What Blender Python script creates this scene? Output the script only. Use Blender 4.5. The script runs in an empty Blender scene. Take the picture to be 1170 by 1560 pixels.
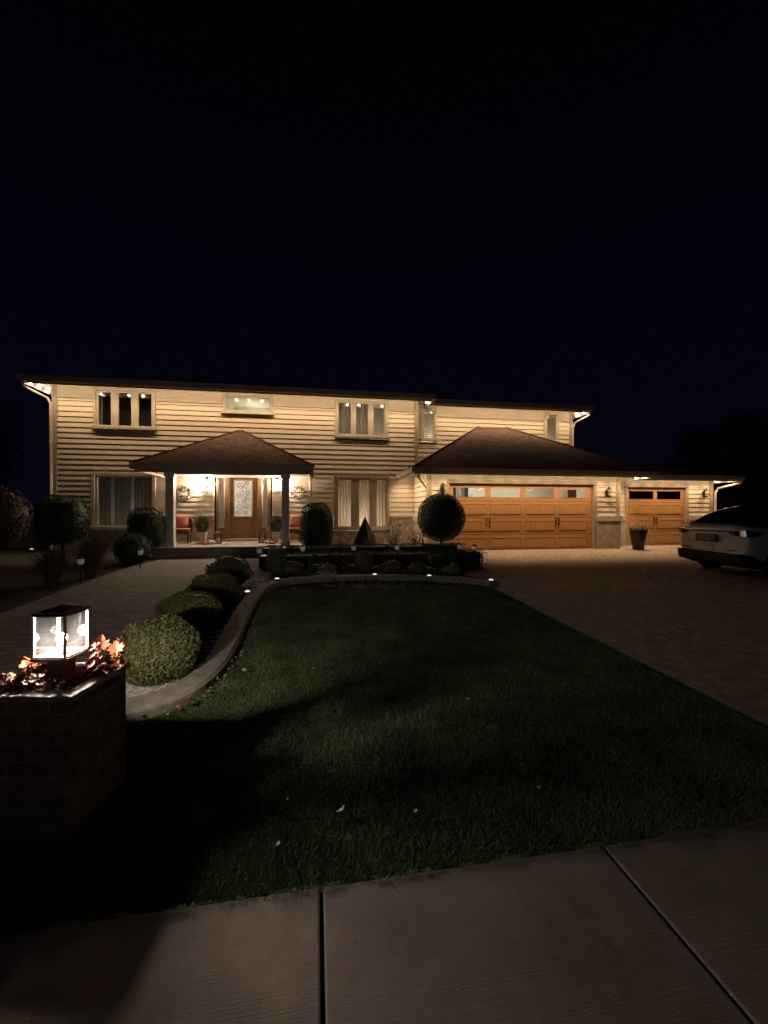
import bpy, math, random
import numpy as np
from mathutils import Vector
random.seed(7); rng = np.random.default_rng(7)
S = bpy.context.scene; COL = S.collection
R = math.radians
YAW = R(9.4); CY, SY = math.cos(YAW), math.sin(YAW); F = 620.0; CH = 1.55

# ---------- measuring helpers (photo pixel -> point on a real plane) ----------
def ray(px, py):
    rx = (px-585)/F
    return rx*CY+SY, -rx*SY+CY, (780-py)/F
def onY(px, py, Y):
    x, y, z = ray(px, py); k = Y/y
    return x*k, CH+z*k
def WX(px, Y): return onY(px, 780, Y)[0]
def g(Y): return 0.0317*(min(max(Y, 1.7), 12.2)-1.7)
def onG(px, py):
    x, y, z = ray(px, py); zz = 0.2
    for _ in range(30):
        t = (CH-zz)/(-z); zz = g(y*t)
    return x*t, y*t

# ---------- mesh builder ----------
OFF = {}
def off_of(p): return OFF.get(p.name, (0, 0, 0)) if p else (0, 0, 0)
class MB:
    def __init__(s): s.v = []; s.f = []
    def add(s, v, f):
        n = len(s.v); s.v += [tuple(p) for p in v]; s.f += [tuple(i+n for i in q) for q in f]; return s
    def box(s, x0, x1, y0, y1, z0, z1):
        return s.add([(x0,y0,z0),(x1,y0,z0),(x1,y1,z0),(x0,y1,z0),(x0,y0,z1),(x1,y0,z1),(x1,y1,z1),(x0,y1,z1)],
                     [(0,3,2,1),(4,5,6,7),(0,1,5,4),(1,2,6,5),(2,3,7,6),(3,0,4,7)])
    def cbox(s, x, y, z, w, d, h): return s.box(x-w/2, x+w/2, y-d/2, y+d/2, z, z+h)
    def prism(s, poly, z0, z1):          # poly ccw list of (x,y)
        n = len(poly)
        v = [(x, y, z0) for x, y in poly]+[(x, y, z1) for x, y in poly]
        f = [tuple(reversed(range(n))), tuple(range(n, 2*n))]+[(i, (i+1) % n, n+(i+1) % n, n+i) for i in range(n)]
        return s.add(v, f)
    def tube(s, pts, r, n=8, cap=True):
        pts = [Vector(p) for p in pts]; rs = r if isinstance(r, (list, tuple)) else [r]*len(pts)
        v = []; f = []
        up = Vector((0.13, 0.21, 1)).normalized()
        for i, p in enumerate(pts):
            d = (pts[min(i+1, len(pts)-1)]-pts[max(i-1, 0)]).normalized()
            a = d.cross(up)
            if a.length < .05: a = d.cross(Vector((1, 0, 0)))
            a.normalize(); b = d.cross(a)
            for k in range(n):
                t = 2*math.pi*k/n; v.append(p+a*math.cos(t)*rs[i]+b*math.sin(t)*rs[i])
        for i in range(len(pts)-1):
            for k in range(n):
                f.append((i*n+k, i*n+(k+1) % n, (i+1)*n+(k+1) % n, (i+1)*n+k))
        if cap: f.append(tuple(range(n-1, -1, -1))); f.append(tuple(range((len(pts)-1)*n, len(pts)*n)))
        return s.add(v, f)
    def lathe(s, prof, c=(0, 0, 0), n=20, squash=1.0, rib=0):
        v = []; f = []
        for r, z in prof:
            for k in range(n):
                t = 2*math.pi*k/n; rr = r*(1+rib*math.cos(t*8))
                v.append((c[0]+rr*math.cos(t), c[1]+rr*math.sin(t)*squash, c[2]+z))
        m = len(prof)
        for i in range(m-1):
            for k in range(n): f.append((i*n+k, i*n+(k+1) % n, (i+1)*n+(k+1) % n, (i+1)*n+k))
        f.append(tuple(range(n-1, -1, -1))); f.append(tuple(range((m-1)*n, m*n)))
        return s.add(v, f)
    def ball(s, c, r, n=12, sz=1.0):
        prof = [(r*math.sin(math.pi*i/(n//2+2))+1e-4, -r*sz*math.cos(math.pi*i/(n//2+2))) for i in range(n//2+3)]
        return s.lathe(prof, c, n)
    def build(s, name, m, parent=None, bevel=0, smooth=False, sub=0):
        o = mesh_obj(name, np.array(s.v, dtype=float)-np.array(off_of(parent)), s.f, m, parent)
        if smooth:
            for p in o.data.polygons: p.use_smooth = True
        if bevel:
            b = o.modifiers.new('bevel', 'BEVEL'); b.width = bevel; b.segments = 2; b.limit_method = 'ANGLE'
        if sub:
            b = o.modifiers.new('sub', 'SUBSURF'); b.levels = b.render_levels = sub
        return o
def mesh_obj(name, v, f, m, parent=None):
    me = bpy.data.meshes.new(name); me.from_pydata([tuple(p) for p in v], [], f); me.update()
    o = bpy.data.objects.new(name, me); COL.objects.link(o)
    if m: me.materials.append(m)
    if parent: o.parent = parent; OFF[o.name] = off_of(parent)
    return o
def np_mesh(name, V, k, m, parent=None):     # V: (n*k,3) verts of n k-gons
    V = np.asarray(V, dtype=np.float32)-np.array(off_of(parent), dtype=np.float32); n = len(V)//k
    me = bpy.data.meshes.new(name); me.vertices.add(len(V)); me.vertices.foreach_set('co', V.ravel())
    me.loops.add(len(V)); me.loops.foreach_set('vertex_index', np.arange(len(V), dtype=np.int32))
    me.polygons.add(n); me.polygons.foreach_set('loop_start', np.arange(0, len(V), k, dtype=np.int32))
    me.update(calc_edges=True); me.validate()
    o = bpy.data.objects.new(name, me); COL.objects.link(o); me.materials.append(m)
    if parent: o.parent = parent; OFF[o.name] = off_of(parent)
    return o
def tag(o, label=None, cat=None, group=None, kind=None):
    if label: o['label'] = label
    if cat: o['category'] = cat
    if group: o['group'] = group
    if kind: o['kind'] = kind
    return o
def thing(name, label, cat, loc=(0, 0, 0), rz=0, group=None, world=False):
    o = bpy.data.objects.new(name, None); COL.objects.link(o); o.location = loc; o.rotation_euler = (0, 0, rz)
    o.empty_display_size = .1
    OFF[o.name] = tuple(loc) if world else (0, 0, 0)
    return tag(o, label, cat, group)
def copy_tree(o, parent=None):
    c = o.copy(); COL.objects.link(c); c.parent = parent
    for ch in list(o.children): copy_tree(ch, c)
    return c

# ---------- materials ----------
class N:
    def __init__(s, name):
        s.m = bpy.data.materials.new(name); s.m.use_nodes = True; s.t = s.m.node_tree; s.n = s.t.nodes
        s.b = s.n['Principled BSDF']
    def new(s, t, **kw):
        n = s.n.new(t)
        for k, v in kw.items():
            if k in n.inputs: n.inputs[k].default_value = v
            else: setattr(n, k, v)
        return n
    def link(s, a, b): s.t.links.new(a, b)
    def coord(s): return s.new('ShaderNodeNewGeometry').outputs['Position'] if False else s.new('ShaderNodeTexCoord').outputs['Object']
    def facade(s):       # u along the wall, v up, any wall direction
        g_ = s.new('ShaderNodeNewGeometry'); sep = s.new('ShaderNodeSeparateXYZ'); s.link(g_.outputs['True Normal'], sep.inputs[0])
        a = s.new('ShaderNodeMath', operation='ABSOLUTE'); s.link(sep.outputs[0], a.inputs[0])
        b = s.new('ShaderNodeMath', operation='ABSOLUTE'); s.link(sep.outputs[1], b.inputs[0])
        c = s.new('ShaderNodeMath', operation='GREATER_THAN'); s.link(a.outputs[0], c.inputs[0]); s.link(b.outputs[0], c.inputs[1])
        p = s.new('ShaderNodeSeparateXYZ'); s.link(s.coord(), p.inputs[0])
        m = s.new('ShaderNodeMix'); s.link(c.outputs[0], m.inputs[0]); s.link(p.outputs[0], m.inputs[2]); s.link(p.outputs[1], m.inputs[3])
        o = s.new('ShaderNodeCombineXYZ'); s.link(m.outputs[0], o.inputs[0]); s.link(p.outputs[2], o.inputs[1])
        return o.outputs[0]
def mix_col(n, fac, a, b):
    m = n.new('ShaderNodeMix', data_type='RGBA')
    for i, q in ((0, fac), (6, a), (7, b)):
        if hasattr(q, 'links'): n.link(q, m.inputs[i])
        elif i == 0: m.inputs[0].default_value = q
        else: m.inputs[i].default_value = (*q, 1)
    return m.outputs[2]
def M(name, col, rough=.6, var=.18, scale=6, bump=0, bscale=60, metal=0, spec=.3, stretch=None, col2=None, det=4):
    n = N(name); b = n.b; b.inputs['Roughness'].default_value = rough; b.inputs['Metallic'].default_value = metal
    b.inputs['Specular IOR Level'].default_value = spec
    co = n.coord()
    if stretch:
        mp = n.new('ShaderNodeMapping'); mp.inputs['Scale'].default_value = stretch; n.link(co, mp.inputs[0]); co = mp.outputs[0]
    t = n.new('ShaderNodeTexNoise', Scale=scale, Detail=det, Roughness=.6); n.link(co, t.inputs['Vector'])
    r = n.new('ShaderNodeMapRange'); n.link(t.outputs[0], r.inputs[0]); r.inputs[1].default_value = .3; r.inputs[2].default_value = .7
    hi = col2 or tuple(min(1, c*(1+var)) for c in col); lo = tuple(c*(1-var) for c in col)
    n.link(mix_col(n, r.outputs[0], lo, hi), b.inputs['Base Color'])
    if bump:
        t2 = n.new('ShaderNodeTexNoise', Scale=bscale, Detail=5); n.link(co, t2.inputs['Vector'])
        bp = n.new('ShaderNodeBump', Strength=bump, Distance=.01); n.link(t2.outputs[0], bp.inputs['Height']); n.link(bp.outputs[0], b.inputs['Normal'])
    return n.m
def emis(name, col, st):
    n = N(name); n.b.inputs['Base Color'].default_value = (*[min(1,c) for c in col], 1)
    n.b.inputs['Emission Color'].default_value = (*col, 1); n.b.inputs['Emission Strength'].default_value = st
    return n.m
def brick(name, c1, c2, mortar, w=.2, h=.067, ms=.008, rough=.85, flat=False, bump=.5, off=.5):
    n = N(name); b = n.b; b.inputs['Roughness'].default_value = rough; b.inputs['Specular IOR Level'].default_value = .2
    co = n.coord() if flat else n.facade()
    t = n.new('ShaderNodeTexBrick', offset=off); t.inputs['Scale'].default_value = 1; t.inputs['Brick Width'].default_value = w
    t.inputs['Row Height'].default_value = h; t.inputs['Mortar Size'].default_value = ms; t.inputs['Mortar Smooth'].default_value = .3
    t.inputs['Color1'].default_value = (*c1, 1); t.inputs['Color2'].default_value = (*c2, 1); t.inputs['Mortar'].default_value = (*mortar, 1)
    n.link(co, t.inputs['Vector'])
    ns = n.new('ShaderNodeTexNoise', Scale=9, Detail=6); n.link(n.coord(), ns.inputs['Vector'])
    r = n.new('ShaderNodeMapRange'); n.link(ns.outputs[0], r.inputs[0]); r.inputs[1].default_value = .3; r.inputs[2].default_value = .7; r.inputs[3].default_value = .6; r.inputs[4].default_value = 1.25
    mm = n.new('ShaderNodeVectorMath', operation='SCALE'); n.link(t.outputs['Color'], mm.inputs[0]); n.link(r.outputs[0], mm.inputs['Scale'])
    n.link(mm.outputs[0], b.inputs['Base Color'])
    ad = n.new('ShaderNodeMath', operation='MULTIPLY_ADD'); ad.inputs[1].default_value = -1.0; n.link(t.outputs['Fac'], ad.inputs[0])
    n2 = n.new('ShaderNodeTexNoise', Scale=45, Detail=4); n.link(n.coord(), n2.inputs['Vector']); n.link(n2.outputs[0], ad.inputs[2])
    bp = n.new('ShaderNodeBump', Strength=bump, Distance=.008); n.link(ad.outputs[0], bp.inputs['Height']); n.link(bp.outputs[0], b.inputs['Normal'])
    return n.m
def glass(name, refl=.12, tint=(1, 1, 1), rough=0.0):
    n = N(name); n.n.remove(n.b)
    tr = n.new('ShaderNodeBsdfTransparent'); tr.inputs[0].default_value = (*tint, 1)
    gl = n.new('ShaderNodeBsdfGlossy'); gl.inputs['Roughness'].default_value = rough
    lw = n.new('ShaderNodeLayerWeight', Blend=.5); pw = n.new('ShaderNodeMath', operation='POWER'); n.link(lw.outputs['Facing'], pw.inputs[0]); pw.inputs[1].default_value = 4.5
    a = n.new('ShaderNodeMath', operation='ADD', use_clamp=True); n.link(pw.outputs[0], a.inputs[0]); a.inputs[1].default_value = refl+.03
    mx = n.new('ShaderNodeMixShader'); n.link(a.outputs[0], mx.inputs[0]); n.link(tr.outputs[0], mx.inputs[1]); n.link(gl.outputs[0], mx.inputs[2])
    n.link(mx.outputs[0], n.n['Material Output'].inputs[0]); return n.m
def cloth(name, col, trans=.4):
    n = N(name); n.n.remove(n.b)
    d = n.new('ShaderNodeBsdfDiffuse'); d.inputs[0].default_value = (*col, 1); t = n.new('ShaderNodeBsdfTranslucent'); t.inputs[0].default_value = (*col, 1)
    mx = n.new('ShaderNodeMixShader'); mx.inputs[0].default_value = trans; n.link(d.outputs[0], mx.inputs[1]); n.link(t.outputs[0], mx.inputs[2])
    n.link(mx.outputs[0], n.n['Material Output'].inputs[0]); return n.m

siding = M('siding', (.57, .485, .385), .55, .06, 3, .05, 90)
trimc = M('trim_cream', (.46, .40, .32), .5, .05, 3, .04, 60)
taupe = M('trim_taupe', (.33, .27, .21), .5, .06, 3)
fasc = M('fascia_taupe', (.40, .32, .26), .45, .08, 4)
postm = M('post_grey', (.62, .58, .55), .5, .05, 3)
white = M('trim_white', (.62, .58, .52), .45, .04, 4)
soff = M('soffit', (.42, .37, .30), .6, .05, 6)
stone = M('wainscot_stone', (.40, .31, .25), .9, .28, 5, .6, 18, det=8)
wbrick = brick('wainscot_brick', (.34, .25, .20), (.42, .32, .25), (.36, .30, .25), .21, .075, .008)
shingle = brick('shingles', (.16, .095, .078), (.10, .062, .054), (.04, .03, .026), .30, .075, .006, .95, False, .8)
woodd = M('garage_wood', (.45, .235, .10), .42, .16, 5, .08, 40, stretch=(1.2, 1, 14))
doorw = M('door_wood', (.20, .105, .055), .4, .2, 6, .05, 40, stretch=(9, 9, 1))
black = M('black_metal', (.012, .011, .010), .4, .2, 8)
darkm = M('dark_bronze', (.03, .022, .016), .45, .2, 8)
conc = M('concrete', (.24, .195, .165), .95, .2, 1.7, .5, 220, det=12, spec=.05)
def conc_detail():
    n = N('sidewalk_concrete'); b = n.b; b.inputs['Roughness'].default_value = .95; b.inputs['Specular IOR Level'].default_value = .06; co = n.coord()
    def noise(sc, det, lo, hi, o0, o1, vec=co):
        t = n.new('ShaderNodeTexNoise', Scale=sc, Detail=det, Roughness=.65); n.link(vec, t.inputs['Vector']); r_ = n.new('ShaderNodeMapRange'); n.link(t.outputs[0], r_.inputs[0])
        for i_, v_ in zip((1, 2, 3, 4), (lo, hi, o0, o1)): r_.inputs[i_].default_value = v_
        return r_.outputs[0]
    m1 = n.new('ShaderNodeMath', operation='MULTIPLY'); n.link(noise(1.3, 8, .35, .65, .72, 1.12), m1.inputs[0]); n.link(noise(7, 10, .3, .7, .86, 1.1), m1.inputs[1])
    m2 = n.new('ShaderNodeMath', operation='MULTIPLY'); n.link(m1.outputs[0], m2.inputs[0]); n.link(noise(260, 3, .3, .7, .72, 1.25), m2.inputs[1])
    m3 = n.new('ShaderNodeMath', operation='MULTIPLY'); n.link(m2.outputs[0], m3.inputs[0]); n.link(noise(3.2, 12, .60, .68, 1, .72), m3.inputs[1])
    v = n.new('ShaderNodeVectorMath', operation='SCALE'); v.inputs[0].default_value = (.285, .235, .203); n.link(m3.outputs[0], v.inputs['Scale']); n.link(v.outputs[0], b.inputs['Base Color'])
    mp = n.new('ShaderNodeMapping'); mp.inputs['Scale'].default_value = (3, 160, 1); n.link(co, mp.inputs[0])
    t = n.new('ShaderNodeTexNoise', Scale=1, Detail=3); n.link(mp.outputs[0], t.inputs['Vector']); t2 = n.new('ShaderNodeTexNoise', Scale=180, Detail=4); n.link(co, t2.inputs['Vector'])
    ad = n.new('ShaderNodeMath', operation='ADD'); n.link(t.outputs[0], ad.inputs[0]); n.link(t2.outputs[0], ad.inputs[1])
    bp = n.new('ShaderNodeBump', Strength=.45, Distance=.004); n.link(ad.outputs[0], bp.inputs['Height']); n.link(bp.outputs[0], b.inputs['Normal']); return n.m
conc = conc_detail()
curbm = M('curb_concrete', (.30, .265, .235), .95, .34, 12, .9, 110, det=10, spec=.1)
slabm = M('porch_concrete', (.34, .29, .25), .85, .12, 5, .2, 90)
mulch = M('mulch', (.045, .033, .028), 1, .5, 40, 1.0, 70)
dirt = M('ground_soil', (.03, .035, .02), 1, .3, 5, .5, 40)
lawnm = M('lawn_soil', (.022, .034, .012), 1, .4, 30, .8, 90)
pavers = brick('drive_pavers', (.40, .315, .265), (.385, .30, .25), (.33, .26, .215), .24, .12, .006, .95, True, .2)
wpav = brick('walk_pavers', (.28, .24, .215), (.23, .20, .18), (.13, .11, .10), .24, .12, .008, .9, True, .4)
pillarb = brick('pillar_brick', (.26, .15, .10), (.19, .11, .08), (.30, .25, .21), .20, .075, .010, .9, False, .8)
rimst = M('rim_stone', (.30, .28, .26), .6, .3, 22, .5, 60)
gpane = glass('window_glass', .07)
gdark = glass('dark_glass', .02, (.35, .35, .35))
lglass = glass('lantern_glass', .06)
_n = lglass.node_tree; _o = _n.nodes['Material Output']; _l = _o.inputs[0].links[0].from_socket
_t = _n.nodes.new('ShaderNodeBsdfTranslucent'); _t.inputs[0].default_value = (.8, .8, .8, 1); _m = _n.nodes.new('ShaderNodeMixShader'); _m.inputs[0].default_value = .0015
_n.links.new(_l, _m.inputs[1]); _n.links.new(_t.outputs[0], _m.inputs[2]); _n.links.new(_m.outputs[0], _o.inputs[0])
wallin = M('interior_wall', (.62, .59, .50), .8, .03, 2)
walldk = M('interior_dim', (.16, .15, .13), .9, .1, 2)  # darker copy of the interior wall for dark rooms, shade put into the colour
curt = cloth('curtain_cloth', (.72, .62, .55)); curtd = cloth('dim_curtain', (.36, .34, .31), .3)  # second cloth is darkened for weakly lit windows, shade put into its colour
bulbm = emis('eave_bulb_glow', (1, .82, .55), 60)
lampm = emis('lantern_glow', (1, .80, .58), 70/(39.5*.02**2))
pillm = emis('pillar_lamp_glow', (1, .86, .72), 80/(39.5*.024**2))
solarm = emis('solar_light_glow', (.9, .9, .95), .045)
puckm = emis('puck_light_glow', (1, .96, .88), 1.0)

def leafmat(name, c1, c2, rough=.55, scale=14, tr=.25):
    n = N(name); b = n.b; b.inputs['Roughness'].default_value = rough; b.inputs['Specular IOR Level'].default_value = .35
    t = n.new('ShaderNodeTexNoise', Scale=scale, Detail=3); n.link(n.coord(), t.inputs['Vector'])
    w = n.new('ShaderNodeTexWhiteNoise'); n.link(n.coord(), w.inputs['Vector'])
    r = n.new('ShaderNodeMapRange'); n.link(t.outputs[0], r.inputs[0]); r.inputs[1].default_value = .35; r.inputs[2].default_value = .65
    n.link(mix_col(n, r.outputs[0], c1, c2), b.inputs['Base Color'])
    return n.m
boxw = leafmat('boxwood_leaf', (.06, .068, .024), (.19, .195, .075), .55, 22)
yew = leafmat('yew_leaf', (.022, .038, .018), (.05, .075, .03))
grassm = leafmat('grass_blade', (.07, .11, .045), (.16, .21, .09), .6, 3)
redleaf = leafmat('red_foliage', (.07, .035, .03), (.13, .06, .05))
palef = leafmat('pale_foliage', (.11, .12, .055), (.24, .22, .12))
treel = leafmat('tree_leaf', (.02, .03, .014), (.045, .06, .025))
bark = M('bark', (.06, .045, .035), .9, .3, 12, .8, 40)
autumn = leafmat('autumn_leaf', (.10, .014, .004), (.16, .045, .010), .6, 20)
autumnb = leafmat('brown_leaf', (.10, .045, .02), (.18, .10, .055), .7, 30)
orangel = leafmat('orange_leaf', (.30, .030, .002), (.36, .055, .004), .6, 20)
redl = leafmat('red_leaf', (.26, .006, .003), (.30, .010, .005), .6, 20)
palel = leafmat('pale_leaf', (.60, .46, .34), (.72, .58, .44), .7, 30)
peb = M('pebbles', (.46, .42, .40), .8, .45, 30, .3, 60)
carw = M('car_paint', (.40, .40, .42), .22, .02, 3, spec=.6)
carg = M('car_glass', (.006, .006, .008), .06, .1, 3, spec=.6)
rubber = M('rubber', (.012, .012, .012), .85, .2, 20)
tail = M('tail_lamp', (.06, .008, .008), .15, .1, 8, spec=.7)
chrome = M('chrome', (.6, .6, .6), .15, .05, 8, metal=1)
wicker = M('wicker', (.10, .065, .045), .7, .35, 60, .6, 80)
coral = M('coral_cushion', (.45, .19, .14), .85, .1, 20, .3, 80)
cream = M('cream_pot', (.52, .46, .38), .6, .08, 6)
pumpw = M('pumpkin_skin', (.66, .60, .50), .55, .1, 12); pumpr = M('red_pumpkin_skin', (.42, .09, .035), .55, .2, 12)
glaze = M('glazed_urn', (.010, .009, .008), .3, .3, 8, spec=.45)
cabm = M('cabinet_grey', (.16, .17, .18), .6, .05, 4); boxm = M('cardboard', (.28, .17, .10), .8, .1, 6)
neigh = M('neighbour_wall', (.09, .06, .05), .8, .1, 3)
petal = M('petal', (.60, .48, .42), .7, .2, 40)
petalw = M('white_petal', (.62, .60, .58), .7, .2, 40)

# ---------- lights ----------
def spot(x, y, z, W, col=(1, .68, .37), size=135, r=.02, parent=None, rx=0):
    l = bpy.data.lights.new('eave_lamp', 'SPOT'); l.energy = W; l.color = col; l.spot_size = R(size); l.spot_blend = 1.0; l.shadow_soft_size = r
    o = bpy.data.objects.new('eave_lamp', l); COL.objects.link(o); o.location = (x, y, z); o.rotation_euler = (rx, 0, 0); return o
def point(name, x, y, z, W, col, r=.03):
    l = bpy.data.lights.new(name, 'POINT'); l.energy = W; l.color = col; l.shadow_soft_size = r
    o = bpy.data.objects.new(name, l); COL.objects.link(o); o.location = (x, y, z); return o

# ---------- setting ----------
def sheet(name, poly, dz, m, kind='structure', label=None):
    v = [(x, y, g(y)+dz) for x, y in poly]
    o = mesh_obj(name, v, [tuple(range(len(v)))], m); return tag(o, label, None, None, kind)
gv = []; gf = []
ys = [-60, 1.7, 12.2, 90]; 
for i, y in enumerate(ys): gv += [(-90, y, g(y)-.03), (90, y, g(y)-.03)]
for i in range(3): gf.append((2*i, 2*i+1, 2*i+3, 2*i+2))
tag(mesh_obj('ground', gv, gf, dirt), kind='structure')

curb_px = [(150, 1094), (190, 1089), (235, 1080), (275, 1063), (305, 1043), (328, 1018), (345, 990), (360, 958), (374, 930), (390, 907), (408, 895), (430, 889), (470, 885), (520, 883), (580, 882), (640, 883), (700, 886), (740, 890), (752, 893)]
curb = [onG(*p) for p in curb_px]
for _ in range(2):
    q = [curb[0]]
    for a, b in zip(curb[:-1], curb[1:]): q += [(a[0]*.75+b[0]*.25, a[1]*.75+b[1]*.25), (a[0]*.25+b[0]*.75, a[1]*.25+b[1]*.75)]
    curb = q+[curb[-1]]
cl = []; cr = []
for i, (x, y) in enumerate(curb):
    a = curb[max(i-1, 0)]; b = curb[min(i+1, len(curb)-1)]; dx, dy = b[0]-a[0], b[1]-a[1]; L = math.hypot(dx, dy)
    h = .12; cl.append((x-dy/L*h, y+dx/L*h)); cr.append((x+dy/L*h, y-dx/L*h))
mb = MB(); n = len(curb); v = []
for i in range(n):
    dx, dy = cl[i][0]-cr[i][0], cl[i][1]-cr[i][1]
    for fx, z in ((0, -.03), (0, .055), (.1, .085), (.9, .085), (1, .055), (1, -.03)):
        x, y = cr[i][0]+dx*fx, cr[i][1]+dy*fx; v.append((x, y, g(y)+z))
f = [(i*6+k, i*6+k+1, (i+1)*6+k+1, (i+1)*6+k) for i in range(n-1) for k in range(5)]
f += [tuple(range(5, -1, -1)), tuple(range((n-1)*6, n*6))]
mb.add(v, f)
tag(mb.build('garden_curb', curbm), 'curved poured concrete edging strip between the lawn and planting bed', 'curb')

lawn_poly = [(x, y) for x, y in cr]+[(3.17, 6.9), (3.17, 1.7), (-2.1, 1.7), (-2.1, 3.3)]
sheet('lawn_soil', lawn_poly, -.012, lawnm)
bed_poly = [(x, y) for x, y in cl]+[(3.17, 12.15), (-2.1, 12.15), (-2.1, 3.4)]
sheet('mulch_bed', bed_poly, -.004, mulch)
sheet('side_bed', [(-13, 1.7), (-4.3, 1.7), (-4.3, 12.2), (-13, 12.2)], -.004, mulch)
sheet('walkway', [(-4.3, 1.7), (-2.1, 1.7), (-2.1, 12.2), (-4.3, 12.2)], .006, wpav)
sheet('driveway', [(3.17, 1.7), (16, 1.7), (16, 12.2), (3.17, 12.2)], .004, pavers)
mesh_obj('driveway_apron', [(3.17, 12.2, g(12.2)+.004), (16, 12.2, g(12.2)+.004), (16, 13.2, g(12.2)+.004), (3.17, 13.2, g(12.2)+.004)], [(0, 1, 2, 3)], pavers)['kind'] = 'structure'
# sidewalk slabs: real gaps between them
jx = [.02+1.28*k for k in range(-6, 9)]
mb = MB()
for a, b in zip(jx[:-1], jx[1:]): mb.box(a+.007, b-.007, .42, 1.69, -.12, .012)
tag(mb.build('sidewalk', conc, bevel=.008), kind='structure')

# ---------- grass ----------
def inpoly(P, poly):
    x, y = P[:, 0], P[:, 1]; ins = np.zeros(len(P), bool); j = len(poly)-1
    for i in range(len(poly)):
        xi, yi = poly[i]; xj, yj = poly[j]
        c = ((yi > y) != (yj > y)) & (x < (xj-xi)*(y-yi)/(yj-yi+1e-12)+xi); ins ^= c; j = i
    return ins
P = rng.uniform((-2.1, 1.66), (3.2, 7.4), (2600000, 2)); d = np.hypot(P[:, 0], P[:, 1])
keep = rng.random(len(P)) < np.clip((1.75/d)**1.5, 0, 1)*.75
P = P[keep]; lp = [(x, y-.0) for x, y in lawn_poly]; lp = [(x, 1.655 if y <= 1.7 else y) for x, y in lp]
P = P[inpoly(P, lp)]; d = np.hypot(P[:, 0], P[:, 1]); n = len(P)
a = rng.uniform(0, 2*np.pi, n); patch = .5+.5*np.sin(P[:, 0]*3.1+1.3*np.sin(P[:, 1]*2.3))*np.sin(P[:, 1]*2.7+P[:, 0])
hgt = rng.uniform(.009, .027, n)*(.7+.5*patch); w = .0011*np.clip(d/1.7, 1, 5)*rng.uniform(.7, 1.4, n); la = rng.uniform(0, 2*np.pi, n); lean = rng.uniform(.2, 1.0, n)*hgt
gz = .0317*(np.clip(P[:, 1], 1.7, 12.2)-1.7)-.012
B = np.zeros((n, 3, 3)); dx, dy = np.cos(a)*w, np.sin(a)*w
B[:, 0] = np.stack([P[:, 0]-dx, P[:, 1]-dy, gz], 1); B[:, 1] = np.stack([P[:, 0]+dx, P[:, 1]+dy, gz], 1)
B[:, 2] = np.stack([P[:, 0]+np.cos(la)*lean, P[:, 1]+np.sin(la)*lean, gz+hgt], 1)
tag(np_mesh('lawn_grass', B.reshape(-1, 3), 3, grassm), 'short dark green lawn in front of the house', 'grass', kind='stuff')

n = 5200; X_ = rng.uniform(-2.1, 3.17, n); tuft = np.clip(.35+.65*np.sin(X_*9)*np.sin(X_*23+1)+.3*rng.normal(size=n), 0, 1.3); Y_ = rng.uniform(1.685, 1.72, n); Lh = rng.uniform(.03, .06, n)*(.5+tuft); a = rng.uniform(-.7, .7, n); w_ = .0016
B = np.zeros((n, 3, 3)); B[:, 0] = np.stack([X_-w_, Y_, np.full(n, .0)], 1); B[:, 1] = np.stack([X_+w_, Y_, np.full(n, .0)], 1); B[:, 2] = np.stack([X_+np.sin(a)*Lh, Y_-np.cos(a)*Lh, .014+Lh*.35], 1)
tag(np_mesh('edge_grass', B.reshape(-1, 3), 3, grassm), 'ragged grass blades hanging over the sidewalk edge', 'grass', kind='stuff')
# ---------- foliage ----------
def leaves(pts, nrm, size, jit=.8, asp=.5):
    n = len(pts); nrm = nrm+rng.normal(0, jit, (n, 3)); nrm /= np.linalg.norm(nrm, axis=1)[:, None]+1e-9
    u = np.cross(nrm, rng.normal(0, 1, (n, 3))); u /= np.linalg.norm(u, axis=1)[:, None]+1e-9; v = np.cross(nrm, u)
    s = size*rng.uniform(.6, 1.3, n)[:, None]; u = u*s*.5; v = v*s*.5*asp
    B = np.zeros((n, 4, 3)); B[:, 0] = pts-u; B[:, 1] = pts-v; B[:, 2] = pts+u; B[:, 3] = pts+v
    return B.reshape(-1, 3)
def sphere_dirs(n):
    d = rng.normal(0, 1, (n, 3)); return d/np.linalg.norm(d, axis=1)[:, None]
def lump(d, seed, amp):
    r = np.random.default_rng(seed); s = 0
    for k in range(7):
        w = r.normal(0, 3.2, 3); s = s+np.sin(d@w+r.uniform(0, 6))
    return 1+amp*s/3
def shape_pts(kind, n, c, rad, seed, amp, depth=.12):
    d = sphere_dirs(n)
    if kind == 'ball': p = d.copy()
    elif kind == 'cyl':    # rounded column
        e = 3.2; p = d/((np.abs(d[:, 0])**2+np.abs(d[:, 1])**2)**(e/2)+np.abs(d[:, 2])**e)[:, None]**(1/e)
    elif kind == 'hedge':
        e = 7.0; p = d/((np.abs(d[:, 0])**e+np.abs(d[:, 1])**e+np.abs(d[:, 2])**e)[:, None]**(1/e))
    k = lump(d, seed, amp)*(1-depth*rng.random(n)**2); p = p*k[:, None]
    if kind == 'cyl': p[:, :2] *= (1-.10*np.clip(p[:, 2:3], -1, 1)*0+0)
    return np.array(c)+p*np.array(rad), d/np.array(rad)*np.mean(rad)
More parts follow.
